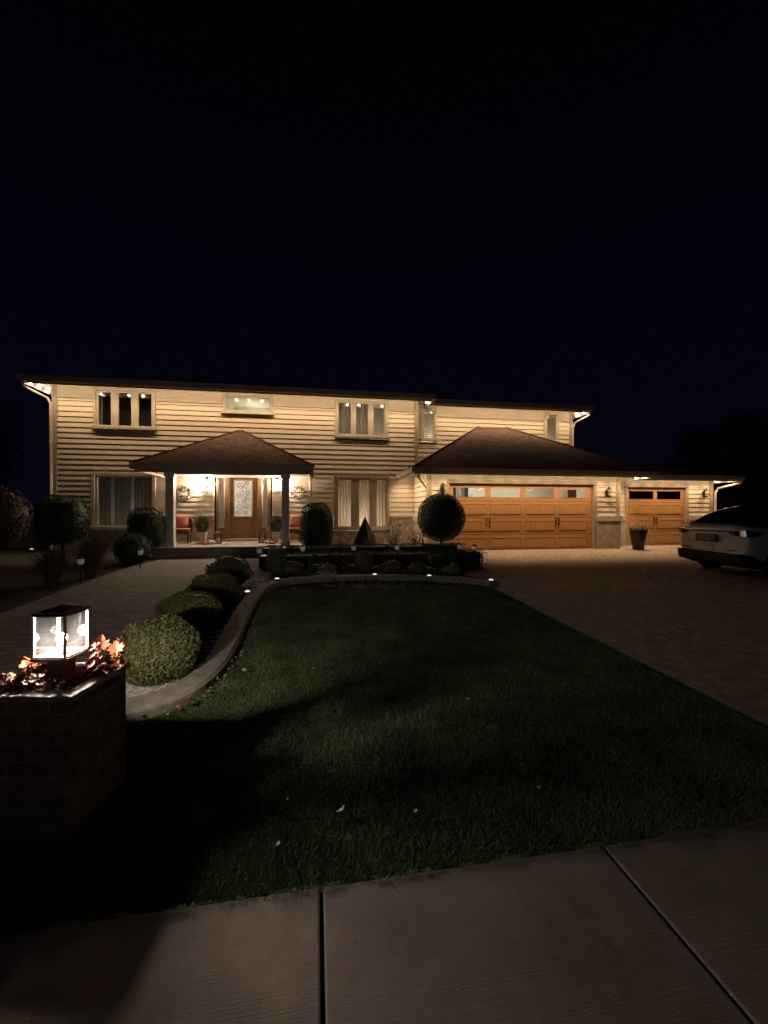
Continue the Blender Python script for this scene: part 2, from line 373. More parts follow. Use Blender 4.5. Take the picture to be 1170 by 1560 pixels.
def core_mesh(kind, c, rad, seed, amp):
    v = []; nu, nv = 20, 12; ds = []
    for j in range(nv+1):
        for i in range(nu):
            th = math.pi*j/nv; ph = 2*math.pi*i/nu; ds.append((math.sin(th)*math.cos(ph), math.sin(th)*math.sin(ph), math.cos(th)))
    d = np.array(ds); p = d.copy(); 
    if kind == 'cyl': e = 3.2; p = d/((d[:, 0]**2+d[:, 1]**2)**(e/2)+np.abs(d[:, 2])**e)[:, None]**(1/e)
    if kind == 'hedge': e = 7.0; p = d/((np.abs(d)**e).sum(1)[:, None]**(1/e))
    p = np.array(c)+p*lump(d, seed, amp)[:, None]*np.array(rad)*.88
    q = []
    for j in range(nv):
        for i in range(nu): q += [p[j*nu+i], p[j*nu+(i+1) % nu], p[(j+1)*nu+(i+1) % nu], p[(j+1)*nu+i]]
    return np.array(q)
def bush(name, label, cat, x, y, rad, n, size, m, kind='ball', zc=None, amp=.05, group=None, trunk=None, seed=1, jit=.8, z0=None, depth=.12):
    z0 = g(y)-.01 if z0 is None else z0; zc = rad[2]*.92 if zc is None else zc
    t = thing(name, label, cat, (x, y, z0), group=group)
    p, nr = shape_pts(kind, n, (0, 0, zc), rad, seed, amp, depth)
    ok = p[:, 2] > .0; V = leaves(p[ok], nr[ok], size, jit)
    V = np.concatenate([V, core_mesh(kind, (0, 0, zc), rad, seed, amp)])
    V[:, 2] = np.maximum(V[:, 2], .002)
    np_mesh('foliage' if not trunk else 'crown', V, 4, m, t)
    if trunk: MB().tube([(0, 0, 0), (.008, 0, trunk*.5), (0, .01, trunk)], [.045, .032, .036], 10).build('trunk', bark, t, smooth=True)
    else: MB().tube([(0, 0, -.02), (0, 0, min(.12, zc))], .03, 8).build('stem', bark, t)
    return t
# boxwood row along the walk
GB = 'round boxwoods in a row beside the walkway'
for i, (px, py, r, h, n, s, lb) in enumerate([
        (246, 1044, .33, .29, 13000, .026, 'round boxwood nearest the brick lamp pillar, brightly lit leaves'),
        (290, 968, .36, .255, 7000, .026, 'round boxwood directly behind the nearest lit boxwood'),
        (325, 932, .37, .265, 5500, .028, 'round boxwood third from the lamp pillar in the row'),
        (347, 906, .40, .31, 5000, .03, 'round boxwood at the porch end of the row')]):
    x, y = onG(px, py-10); bush('boxwood', lb, 'shrub', x, y, (r, r*1.02, h), n, s, boxw, group=GB, seed=11+i, amp=.11, jit=1.1, depth=.2)
# clipped shrubs by the porch
def wx(px, Y): return WX(px, Y)
bush('clipped_shrub', 'tall clipped rounded shrub left of the porch post', 'shrub', wx(224, 11.9), 11.9, (.47, .45, .60), 9000, .035, yew, 'cyl', zc=.78, seed=21)
bush('clipped_shrub', 'low dark ball shrub in front of the left porch corner', 'shrub', wx(203, 10.9), 10.9, (.42, .42, .40), 5000, .035, yew, seed=22)
bush('clipped_shrub', 'tall egg-shaped clipped shrub right of the porch, in front of the siding', 'shrub', wx(482, 11.7), 11.7, (.46, .45, .70), 11000, .035, yew, 'cyl', zc=.80, seed=23, amp=.03)
bush('topiary_tree', 'large round lollipop topiary on a thin trunk before the garage corner', 'tree', wx(672, 10.9), 10.9, (.66, .66, .67), 16000, .035, yew, 'ball', zc=1.12, trunk=.62, seed=24, amp=.018)
bush('clipped_shrub', 'round-topped dark shrub before the left corner of the house', 'tree', wx(95, 11.2), 11.2, (.56, .55, .60), 7000, .04, yew, 'cyl', zc=1.05, trunk=.7, seed=25)
bush('red_shrub', 'reddish brown rounded shrub at the left edge of the photo', 'shrub', wx(-14, 9.0), 9.0, (.65, .6, .62), 6000, .045, redleaf, zc=1.25, trunk=.8, seed=26)
# purple grass clumps added where a veil of lens glare hangs
def grass_clump(name, label, x, y, h, r, n, m):
    t = thing(name, label, 'ornamental grass', (x, y, g(y)-.01), group='purple grasses standing in for glare in the left bed'); V = []
    for _ in range(n):
        a = random.uniform(0, 6.28); l = random.uniform(.1, 1)*r; hh = h*random.uniform(.7, 1.05); w = .006; b = (math.cos(a)*.08, math.sin(a)*.08)
        ca, sa = -math.sin(a)*w, math.cos(a)*w; prev = None
        for k in range(4):
            u = k/3; p = (b[0]+math.cos(a)*l*u*u, b[1]+math.sin(a)*l*u*u, hh*(u-.12*u*u*l/r)); ww = 1-u*.8
            cur = [(p[0]-ca*ww, p[1]-sa*ww, p[2]), (p[0]+ca*ww, p[1]+sa*ww, p[2])]
            if prev: V += [prev[0], prev[1], cur[1], cur[0]]
            prev = cur
    np_mesh('blades', np.array(V), 4, m, t)
grass_clump('glare_grass', 'purplish grass standing in for lens glare right of the round-topped shrub at left', wx(138, 9.0), 9.0, .85, .45, 700, redleaf)
grass_clump('glare_grass', 'purplish grass standing in for lens glare above the pillar lamp, at left', wx(80, 8.2), 8.2, .75, .40, 600, redleaf)
# hedges (clipped, each run its own thing)
def hedge(label, x0, x1, y, d, h, n, seed, rz=0):
    t = thing('hedge', label, 'hedge', ((x0+x1)/2, y, g(y)-.01), rz, 'low clipped hedges before the house'); rad = ((x1-x0)/2, d/2, h/2)
    # sample the faces
    P = rng.uniform(-1, 1, (n, 3)); ax = rng.choice(3, n, p=[.12, .42, .46]); sg = np.where(rng.random(n) < .8, -1, 1); sg = np.where(ax == 2, 1, sg); sg = np.where(ax == 0, rng.choice([-1, 1], n), sg)
    P[np.arange(n), ax] = sg*(1-.1*rng.random(n)**2); rr = (np.abs(P)**9).sum(1)**(1/9); P = P/np.maximum(rr, 1)[:, None]
    nr = np.zeros((n, 3)); nr[np.arange(n), ax] = sg
    P = P*np.array(rad)*(1+.05*np.sin(P[:, 0:1]*14+seed)+.04*np.sin(P[:, 0:1]*37+P[:, 1:2]*5)); P[:, 2] += h/2
    b = MB().box(-rad[0]+.05, rad[0]-.05, -rad[1]+.05, rad[1]-.05, .0, h-.05); core = np.array([b.v[i] for q in b.f for i in q])
    np_mesh('foliage', np.concatenate([leaves(P, nr, .032, .9), core]), 4, yew, t); return t
hedge('low flat-topped hedge running from the porch to the driveway', wx(392, 9.5), wx(728, 9.7), 9.75, .55, .35, 16000, 31)
hedge('low clipped hedge rear row behind the white solar lights', wx(400, 10.6), wx(700, 10.6), 10.55, .45, .43, 12000, 32)
hedge('dark clipped hedge end by the driveway', wx(655, 8.9), wx(735, 8.9), 9.1, .5, .38, 6000, 33)
bush('clipped_shrub', 'small pale ball shrub in front of the pyramid ornament', 'shrub', wx(555, 8.95), 8.95, (.21, .2, .26), 2600, .028, boxw, seed=41)
bush('clipped_shrub', 'small upright shrub in front of the right porch post', 'shrub', wx(422, 8.9), 8.9, (.20, .2, .30), 2600, .028, boxw, 'cyl', seed=42)
for px_, Y_, r_, lb in [(445, 8.9, .20, 'low round plant left of the first solar light'), (500, 8.7, .17, 'low mound plant behind the yellowish flower clump'), (596, 8.8, .19, 'low mound plant right of the small pale ball shrub'), (636, 8.7, .16, 'small low mound plant left of the dark hedge end'), (690, 8.3, .17, 'low mound plant before the dark hedge end')]:
    bush('low_plant', lb, 'plant', wx(px_, Y_), Y_, (r_*1.2, r_, r_*.8), 900, .04, boxw if px_ != 500 else palef, group='low mounds in the front bed', seed=int(px_), amp=.2, jit=1.2, depth=.4)
# flowering plants before the wainscot
def leafy(label, x, y, h, r, n, m, stems=9, size=.06):
    t = thing('leafy_plant', label, 'plant', (x, y, g(y)-.01), group='loose plants before the stone wainscot'); b = MB(); pts = []
    for k in range(stems):
        a = random.uniform(0, 6.28); rr = r*math.sqrt(random.random()); tip = (math.cos(a)*rr, math.sin(a)*rr, h*random.uniform(.65, 1))
        b.tube([(0, 0, 0), (tip[0]*.4, tip[1]*.4, tip[2]*.55), tip], [.008, .006, .003], 5)
        for _ in range(n//stems):
            u = random.uniform(.3, 1.05); pts.append((tip[0]*u+random.gauss(0, .04), tip[1]*u+random.gauss(0, .04), tip[2]*u+random.gauss(0, .03)))
    p = np.array(pts); p[:, 2] = np.abs(p[:, 2])+.02
    np_mesh('leaves', leaves(p, np.tile((0, -.3, .6), (len(p), 1)), size, 1.1), 4, m, t); b.build('stems', bark, t)
leafy('loose leafy plant between the pyramid ornament and the topiary', wx(600, 11.4), 11.4, 1.05, .34, 420, palef, 12)
leafy('pale bushy plant low before the stone wainscot', wx(632, 11.2), 11.2, .72, .32, 420, palef, 12, .05)
leafy('dark thin plant beside the garage corner downspout', wx(643, 11.5), 11.5, .85, .16, 90, yew, 5, .055)
leafy('pale low plant at the foot of the pyramid ornament', wx(560, 11.1), 11.1, .62, .22, 260, palef, 9, .045)
leafy('low plant right of the tall egg-shaped shrub', wx(524, 11.1), 11.1, .55, .25, 200, boxw, 8, .05)

# ---------- pyramid ornament ----------
x, y = wx(556, 11.3), 11.5
t = thing('pyramid_ornament', 'dark faceted pyramid ornament standing before the lower right window', 'garden ornament', (x, y, g(y)), 0)
b = MB(); h = 1.12; base = [(-.46, -.02), (.14, -.36), (.36, .02), (-.05, .36)]
b.add([(bx, by, .0) for bx, by in base]+[(.02, 0, h)]+[(.34, .03, .50)], [(0, 1, 4), (1, 5, 4), (1, 2, 5), (2, 3, 5), (5, 3, 4), (3, 0, 4), (3, 2, 1, 0)]); b.build('pyramid_body', darkm, t, bevel=.006)
MB().cbox(0, -.02, -.03, .5, .42, .05).build('plinth', slabm, t)

# ---------- solar lights and pucks ----------
GS = 'small garden lights in the front bed'
def solar(px, py, lb, Y=None):
    x, y = (onG(px, py) if Y is None else (WX(px, Y), Y)); t = thing('solar_light', lb, 'garden light', (x, y, g(y)), group=GS)
    b = MB().tube([(0, 0, -.02), (0, 0, .34)], .012, 8); b.build('stake', black, t)
    b = MB().lathe([(.035, .33), (.055, .36), (.05, .44)], n=12); b.build('lamp_glass', solarm, t, smooth=True)
    MB().lathe([(.075, .44), (.07, .46), (.02, .485)], n=12).build('lamp_cap', darkm, t)
for px, Y, lb in [(461, 10.1, 'pale solar light on a stake before the tall egg-shaped shrub'), (539, 10.1, 'pale solar light below the pyramid ornament'), (605, 10.1, 'pale solar light before the loose leafy plant'),
                  (700, 10.1, 'pale solar light at the right end of the hedge, beside the driveway'), (395, 9.8, 'pale solar light at the left end of the hedge'), (214, 9.9, 'pale solar light in front of the low dark ball shrub'), (123, 8.6, 'pale solar light beside the purplish grass at left'), (723, 9.75, 'dark-capped solar light over the right end of the hedge')]:
    solar(px, 0, lb, Y)
GP = 'flat disc lights along the curb'
for px, py, lb in [(377, 911, 'flat disc light on the bed side of the curb bend'), (422, 890, 'brightest disc light at the corner of the curb'), (571, 883, 'disc light at the middle of the back curb'), (654, 885, 'disc light on the back curb below the topiary'), (748, 892, 'disc light at the curb end by the driveway'), (48, 842, 'small glowing light in the dark bed at the far left')]:
    x, y = onG(px, py); t = thing('disc_light', lb, 'garden light', (x, y, g(y)+(.085 if px < 760 else 0)), group=GP)
    MB().lathe([(.045, 0), (.05, .012), (.03, .02)], n=14).build('housing', black, t); MB().lathe([(.042, .019), (.034, .032), (.006, .036)], n=14).build('lens', puckm, t, smooth=True)

# white flowers and stones in the bed
def scatter(name, label, cat, pts, size, m, flat=.5):
    V = []
    for x, y, s in pts:
        b = MB().ball((0, 0, 0), s, 6, flat); vv = np.array(b.v)*rng.uniform(.8, 1.2, (1, 3))+(x, y, g(y)+s*flat*.7)
        for q in b.f:
            if len(q) == 4: V += [vv[i] for i in q]
    return tag(np_mesh(name, np.array(V), 4, m), label, cat, kind='stuff')
pts = []
for _ in range(1900):
    k = random.random()
    i = int(random.random()*min(len(cl)-1, 46)); px_, py_ = cl[i]; dx, dy = cl[i][0]-cr[i][0], cl[i][1]-cr[i][1]; u = random.uniform(.05, 2.4)
    pts.append((px_+dx*u+random.gauss(0, .02), py_+dy*u+random.gauss(0, .02), random.uniform(.008, .024)))
scatter('river_gravel', 'pale gravel between the boxwoods and the concrete edging', 'gravel', pts, 0, peb)
pts = [(random.uniform(-.9, 3.1), random.uniform(7.2, 9.3), random.uniform(.02, .05)) for _ in range(260)]
scatter('bed_stones', 'small stones and leaf litter in the bed before the hedge', 'stones', pts, 0, M('litter', (.11, .09, .08), .9, .5, 20))
def flowers(px, py, lb):
    x, y = onG(px, py); t = thing('flower_clump', lb, 'flowers', (x, y, g(y)), group='white flower clumps along the hedge foot'); p = rng.normal(0, 1, (60, 3))*(.12, .07, .02)+(0, 0, .09)
    np_mesh('petals', leaves(p[:38], np.tile((0, -.5, .5), (38, 1)), .045, .8, .8), 4, petalw, t)
    p2 = rng.normal(0, 1, (120, 3))*(.13, .08, .02)+(0, 0, .05); np_mesh('leaves', leaves(p2, np.tile((0, 0, 1.), (120, 1)), .05), 4, boxw, t)
for a in [(478, 866, 'small pale flower clump leftmost along the hedge foot'), (532, 867, 'white flower clump left of the small pale ball shrub'), (570, 869, 'white flower clump right of the small pale ball shrub'), (600, 869, 'white flower clump below the loose leafy plant'), (625, 870, 'white flower clump between the middle and right disc lights'), (648, 871, 'white flower clump above the right disc light'), (502, 880, 'yellowish flower clump at the back curb')]: flowers(*a)

# ---------- maple leaves ----------
ML = [(0, -.5), (.08, -.12), (.38, -.22), (.30, -.05), (.52, .12), (.36, .16), (.40, .34), (.18, .26), (.16, .42), (0, .6), (-.16, .42), (-.18, .26), (-.40, .34), (-.36, .16), (-.52, .12), (-.30, -.05), (-.38, -.22), (-.08, -.12)]
def leafshape(c, s, rot, bend=.25, th=.0):
    rx, ry, rz = rot; from mathutils import Euler
    E = Euler(rot).to_matrix(); v = []
    for x, y in [(0, 0)]+ML:
        p = E @ Vector((x*s, y*s, bend*s*(abs(x)+y*y))); v.append(p+Vector(c))
    return v, [(0, i+1, (i+1) % 18+1) for i in range(18)]
def one_leaf(label, x, y, z, s, rot, m, group=None, name='maple_leaf', bend=.25):
    v, f = leafshape((0, 0, 0), s, rot, bend); b = MB().add(v, f); o = b.build(name, m); o.location = (x, y, z)
    so = o.modifiers.new('thick', 'SOLIDIFY'); so.thickness = .0012
    return tag(o, label, 'leaf', group)
GL = 'fallen leaves on the lawn'
for px, py, s, lb, m in [(521, 1250, .050, 'large pale curled leaf on the lawn near the sidewalk', palel), (425, 1302, .022, 'small pale leaf on the grass above the sidewalk joint', palel), (438, 1232, .016, 'tiny pale leaf left of the large pale leaf', palel), (633, 1250, .022, 'thin curled leaf right of the large pale leaf', palel), (478, 1027, .05, 'brown leaf lying in the middle of the lit lawn', palel), (722, 955, .04, 'small yellow leaf far out on the lawn', palel), (712, 1075, .03, 'pale leaf on the right side of the lawn', palel), (284, 1085, .07, 'brown leaf on the curb beside the lawn', autumnb), (372, 1030, .05, 'pale leaf on the grass right beside the curb bend', palel), (820, 1213, .02, 'tiny pale leaf on the dark right part of the lawn', palel), (555, 1248, .016, 'tiny brown leaf next to the large pale leaf', autumnb), (845, 1010, .03, 'small leaf near the driveway edge of the lawn', palel)]:
    x, y = onG(px, py); one_leaf(lb, x, y, g(y)+(.05 if px != 284 else .09), s, (random.uniform(-.6, .3), random.uniform(-.4, .4), random.uniform(0, 6)), m, GL, 'fallen_leaf', .5)
V = []
for _ in range(260):
    i = int(random.random()*(len(cr)-1)*.75); dx, dy = cr[i][0]-cl[i][0], cr[i][1]-cl[i][1]; u = random.uniform(.05, .5)
    x, y = cr[i][0]+dx*u, cr[i][1]+dy*u; s = random.uniform(.012, .035)
    v, f = leafshape((x, y, g(y)+random.uniform(.02, .045)), s, (random.uniform(-.7, .7), random.uniform(-.7, .7), random.uniform(0, 6)))
    for q in f: V += [v[k] for k in q]
tag(np_mesh('leaf_litter', np.array(V), 3, leafmat('litter_leaf', (.30, .15, .09), (.42, .28, .18))), 'dry leaf litter along the lawn side of the curb', 'leaves', kind='stuff')

# ---------- brick lamp pillar ----------
PX, PY = -1.675*CY+2.115*SY, 1.675*SY+2.115*CY
t = thing('lamp_pillar', 'brick planter pillar with a pale stone rim at the left foreground', 'pillar', (PX, PY, 0), -YAW)
H = .69; r = .205
b = MB()
for sx, sy, w, d in ((0, -1, 2*r, .1), (0, 1, 2*r, .1)): b.box(-r, r, sy*r if sy < 0 else r-.1, -r+.1 if sy < 0 else r, -.05, H-.03)
b.box(-r, -r+.1, -r+.1, r-.1, -.05, H-.03); b.box(r-.1, r, -r+.1, r-.1, -.05, H-.03); b.build('brick_body', pillarb, t, bevel=.004)
b = MB(); q = .222; w = .07
b.box(-q, q, -q, -q+w, H-.03, H); b.box(-q, q, q-w, q, H-.03, H); b.box(-q, -q+w, -q+w, q-w, H-.03, H-.0005); b.box(q-w, q, -q+w, q-w, H-.03, H-.0005)
b.build('stone_rim', rimst, t, bevel=.006)
MB().box(-q+w, q-w, -q+w, q-w, H-.16, H-.075).build('soil', mulch, t)
t2 = thing('post_lamp', 'lit square glass lantern on a short post on the brick pillar', 'lamp', (PX, PY, H-.02), -YAW)
MB().cbox(0, 0, -.055, .085, .085, .185).cbox(0, 0, .125, .12, .12, .015).build('post', darkm, t2, bevel=.004)
z0, z1, q = .145, .36, .078
b = MB()
for sx in (-1, 1):
    for sy in (-1, 1): b.cbox(sx*q, sy*q, z0, .010, .010, z1-z0)
for z in (z0, z1-.008):
    for s_ in (-1, 1): b.box(-q, q, s_*q-.0032, s_*q+.0032, z, z+.008); b.box(s_*q-.0032, s_*q+.0032, -q+.004, q-.004, z, z+.0078)
b.build('frame', white, t2)
b = MB().cbox(0, 0, z0-.012, .180, .180, .011); b.build('base_plate', darkm, t2)  # plate widened past the lantern so its shade covers the pillar rim
b = MB().cbox(0, 0, z1+.001, .170, .170, .012); b.add([(-.07, -.07, z1+.013), (.07, -.07, z1+.013), (.07, .07, z1+.013), (-.07, .07, z1+.013), (0, 0, z1+.04)], [(0, 1, 4), (1, 2, 4), (2, 3, 4), (3, 0, 4), (3, 2, 1, 0)]); b.build('lamp_cap', darkm, t2)
b = MB()
for s_ in (-1, 1): b.box(-q+.005, q-.005, s_*(q-.001)-.001, s_*(q-.001)+.001, z0+.008, z1-.008); b.box(s_*(q-.001)-.001, s_*(q-.001)+.001, -q+.006, q-.006, z0+.008, z1-.008)
b.build('glass_panes', lglass, t2)
MB().lathe([(.012, z0), (.013, z0+.035), (.016, z0+.05)], n=12).build('bulb_holder', white, t2)
MB().ball((0, 0, z0+.080), .024, 16).build('bulb', pillm, t2, smooth=True)
# leaves on the pillar
V = []; V2 = []
def heap(n, cx, cy, sx, sy, hmax, VV, smin=.02, smax=.05, zb_=-.03):
    for _ in range(n):
        lx = min(max(random.gauss(cx, sx), -.2), .205); ly = min(max(random.gauss(cy, sy), -.19), .215)
        if abs(lx) < .05 and abs(ly) < .05: continue
        z = H+zb_+random.random()*hmax*math.exp(-((lx-cx)**2/(2*sx*sx)+(ly-cy)**2/(2*sy*sy)))
        s = random.uniform(smin, smax); v, f = leafshape((lx, ly, z+s*.2), s, (random.uniform(-1.1, 1.1), random.uniform(-1.1, 1.1), random.uniform(0, 6)), .35)
        for q_ in f: VV += [v[k] for k in q_]
heap(110, .165, .02, .018, .034, .19, V, .02, .042, .0); heap(60, .175, .17, .018, .022, .15, V, .022, .042, .0); heap(80, .16, .10, .03, .04, .05, V, .022, .04); 
for _ in range(170):
    lx, ly = random.uniform(-.21, .17), random.uniform(-.185, -.135); v, f = leafshape((lx, ly, H+random.uniform(-.04, .085)*(1 if lx < .1 else .6)), random.uniform(.02, .038), (random.uniform(-1.1, 1.1), random.uniform(-1.1, 1.1), random.uniform(0, 6)), .35)
    for q_ in f: V2 += [v[k] for k in q_]
heap(100, -.16, .02, .03, .1, .09, V, .03, .055); heap(160, 0, -.0, .13, .12, .01, V, .02, .04, -.065); heap(120, 0, -.02, .12, .1, .012, V2, .02, .04, -.06)
for nm, VV, mm, lb in (('pillar_leaves', V, autumn, 'heap of orange and brown maple leaves on top of the brick pillar'), ('dry_leaves', V2, autumnb, 'dry brown leaves around the lamp post on the pillar')):
    o = np_mesh(nm, np.array(VV), 3, mm); o.location = (PX, PY, 0); o.rotation_euler = (0, 0, -YAW); tag(o, lb, 'leaves', kind='stuff')
def pl(lx, ly): return PX+lx*CY+ly*SY, PY-lx*SY+ly*CY
x, y = pl(.165, .05); one_leaf('bright orange maple leaf standing up beside the pillar lamp', x, y, H+.145, .105, (1.25, .1, .25-YAW), orangel)
x, y = pl(.155, .02); one_leaf('bright red maple leaf under the orange leaf by the lamp', x, y, H+.075, .075, (.75, .25, 1.2), redl)
x, y = pl(.20, .13); one_leaf('orange-brown maple leaf at the right edge of the pillar', x, y, H+.10, .085, (1.0, -.2, .2), orangel)
x, y = pl(-.19, .03); one_leaf('orange maple leaf lying left of the lamp post on the pillar', x, y, H+.07, .075, (.8, .1, 2.2), orangel)
x, y = pl(-.13, -.06); one_leaf('dark orange maple leaf in front of the lamp post on the pillar', x, y, H+.085, .06, (.7, -.3, .9), autumn)
x, y = pl(.125, -.06); one_leaf('small orange maple leaf low at the right of the lamp post', x, y, H+.04, .055, (.6, .3, 4.0), orangel)
b = MB()
for k in range(9):
    a = random.uniform(0, 3.1); cx, cy = random.uniform(-.02, .15), -.19+random.uniform(0, .04); L = random.uniform(.03, .06)
    b.tube([(cx, cy, H+.004), (cx+math.cos(a)*L*.6, cy-math.sin(a)*.03, H+.018), (cx+math.cos(a)*L, cy-.03, H+.006)], [.0022, .0018, .001], 5)
o = b.build('twigs', M('twig', (.35, .30, .26), .7, .2, 20)); o.location = (PX, PY, 0); o.rotation_euler = (0, 0, -YAW); tag(o, 'small pale dry twigs lying on the front rim of the pillar', 'twigs', kind='stuff')

exec_house = True
# ================= HOUSE =================
HY = 14.0; RY = 14.5; GY = 12.15; SYY = 13.03; FZ = .333
house = thing('house', 'two-storey cream house with lap siding, stone base and attached garage', 'house', (3.0, 14.0, FZ), world=True)
def wall_siding(axis, c, a0, a1, z0, z1, holes, name='siding_wall', out=-1, m=None):
    """lap boards along x (axis 'x', wall plane y=c, facing out) or y"""
    b = MB(); ch = .163; z = z0
    k = 0
    while z < z1-.01:
        zt = min(z+ch, z1); mid = (z+zt)/2; segs = [(a0, a1)]
        for (h0, h1, hz0, hz1) in holes:
            if hz0 < mid < hz1:
                ns = []
                for s0, s1 in segs:
                    if h1 <= s0 or h0 >= s1: ns.append((s0, s1)); continue
                    if h0 > s0: ns.append((s0, h0))
                    if h1 < s1: ns.append((h1, s1))
                segs = ns
        for s0, s1 in segs:
            pr = [(.002, z), (.030, z), (.006, zt), (.002, zt)]    # (proud, z)
            v = [];
            for s_ in (s0, s1):
                for p, zz in pr: v.append((s_, c+out*p, zz) if axis == 'x' else (c+out*p, s_, zz))
            b.add(v, [(0, 1, 5, 4), (1, 2, 6, 5), (2, 3, 7, 6), (3, 0, 4, 7), (0, 3, 2, 1), (4, 5, 6, 7)])
        z = zt; k += 1
    return b.build(name, m or siding, house)

def R4(px0, px1, py0, py1, Y):      # rectangle on a wall plane from photo measures
    pm = (px0+px1)/2
    return (WX(px0, Y), WX(px1, Y), onY(pm, py1, Y)[1], onY(pm, py0, Y)[1])
def window(rect, Y, panes, label=None, trimw=.09, room='dark', energy=0, curtains=None, fm=None, gm=None, blinds=False, depth=1.2, sill=True, curt_m=None, lcol=(1, .90, .68), rm=None):
    x0, x1, z0, z1 = rect; fm = fm or trimc
    b = MB(); y0, y1 = Y-.055, Y+.05
    b.box(x0-trimw, x1+trimw, y0, y1, z1, z1+trimw); b.box(x0-trimw, x0, y0, y1, z0, z1); b.box(x1, x1+trimw, y0, y1, z0, z1)
    w = b.build('window', fm, house, bevel=.004)
    if label: w['label'] = label
    if sill: MB().box(x0-trimw-.03, x1+trimw+.03, Y-.10, y1, z0-trimw*.9, z0).build('sill', fm, w, bevel=.006)
    else: MB().box(x0-trimw, x1+trimw, y0, y1, z0-trimw, z0).build('sill', fm, w, bevel=.004)
    # sashes
    b = MB(); gb = MB(); xs = x0
    for i, (p0, p1) in enumerate(panes):
        b.box(xs, p0, Y-.03, Y+.03, z0, z1); xs = p1
        b.box(p0, p1, Y-.03, Y+.03, z1-.05, z1); b.box(p0, p1, Y-.03, Y+.03, z0, z0+.05)
        gb.box(p0, p1, Y+.008, Y+.014, z0+.05, z1-.05)
    b.box(xs, x1, Y-.03, Y+.03, z0, z1)
    b.build('sash', fm, w, bevel=.003); gb.build('pane', gm or gpane, w)
    # room behind the glass
    rb = MB(); X0, X1, Y0, Y1, Z0, Z1 = x0-.1, x1+.1, Y+.055, Y+depth, z0-.1, z1+.12
    rb.add([(X0, Y0, Z0), (X1, Y0, Z0), (X1, Y1, Z0), (X0, Y1, Z0), (X0, Y0, Z1), (X1, Y0, Z1), (X1, Y1, Z1), (X0, Y1, Z1)], [(0, 1, 2, 3), (7, 6, 5, 4), (1, 5, 6, 2), (2, 6, 7, 3), (3, 7, 4, 0)])
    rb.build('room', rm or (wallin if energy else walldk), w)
    if energy: point('room_light', (x0+x1)/2, Y+depth*.75, Z0+.2, energy, lcol, .08)
    if curtains:
        b = MB()
        for (c0, c1) in curtains:
            nx = max(6, int((c1-c0)*90)); v = []
            for i in range(nx+1):
                xx = c0+(c1-c0)*i/nx; yy = Y+.13+.022*math.sin(xx*62)+.012*math.sin(xx*23+1)
                v += [(xx, yy, Z0), (xx, yy, Z1)]
            b.add(v, [(2*i, 2*i+2, 2*i+3, 2*i+1) for i in range(nx)])
        b.build('curtain', curt_m or curt, w, smooth=True)
    if blinds:
        b = MB(); z = z0+.03
        while z < z1-.03: b.box(x0+.02, x1-.02, Y+.05, Y+.085, z, z+.012); z += .075
        b.build('blind', trimc, w)
    return w
def PX2(pairs, Y): return [(WX(a, Y), WX(b_, Y)) for a, b_ in pairs]
# window rectangles (inside of trim)
UL = R4(147, 233, 597, 651, HY); UM = R4(343, 412, 604, 628, HY); UR = R4(514, 588, 613.5, 664, HY)
LL = R4(145, 233, 725, 802, HY); LR = R4(512, 589, 729, 804, HY)
SL = R4(644.5, 661, 625, 669, RY); SR = R4(831.5, 847.5, 631, 672, RY)
WZ = 1.41; EZ = 5.47; FRZ = 5.08
DX0, DX1 = WX(330, HY), WX(412, HY); DZ0 = onY(370, 820, HY)[1]; DZ1 = onY(370, 725, HY)[1]
t_ = .085
def grow(r, k=t_): return (r[0]-k, r[1]+k, r[2]-k, r[3]+k)
XL, XR = -7.99, 3.5; G0, G1 = 3.385, 9.97; SG1 = 14.60; RX1 = 9.85
door_hole = (DX0-.06, DX1+.06, DZ0-.2, DZ1+.08)
wall_siding('x', HY, XL, XR, WZ, FRZ, [grow(UL), grow(UM), grow(UR), grow(LL), grow(LR), door_hole, (G0+.01, 20, 0, 2.6)])
wall_siding('x', RY, XR, RX1, 2.6, FRZ, [grow(SL), grow(SR)])
# frieze boards, corner boards
def frieze(x0, x1, Y, wins):
    b = MB(); xs = x0
    for w_ in wins:
        b.box(xs, w_[0]-.05, Y-.032, Y, FRZ, EZ); b.box(w_[0]-.05, w_[1]+.05, Y-.032, Y, w_[3]+.05, EZ); xs = w_[1]+.05
    b.box(xs, x1, Y-.032, Y, FRZ, EZ); b.build('frieze_board', siding, house)
frieze(XL, XR, HY, [UL, UM, UR]); frieze(XR+.03, RX1, RY, [SL, SR])
def parts(name, m, boxes, **k):
    for q in boxes: MB().box(*q).build(name, m, house, **k)
parts('corner_board', taupe, [(XL-.02, XL+.13, HY-.045, HY, FZ, EZ-.01), (XR-.11, XR+.03, HY-.045, HY+.02, 2.5, EZ-.012), (XR, XR+.03, HY+.02, RY, 2.5, EZ-.02), (RX1-.12, RX1+.02, RY-.045, RY, 2.5, EZ-.01)], bevel=.004)
# shell walls behind everything
b = MB(); b.box(XL, XL+.1, HY, 22, FZ-.1, EZ); b.box(RX1-.1, RX1, RY, 22, 2.6, EZ); b.box(XL, RX1, 21.9, 22, FZ-.1, EZ); b.build('rear_and_side_walls', siding, house)
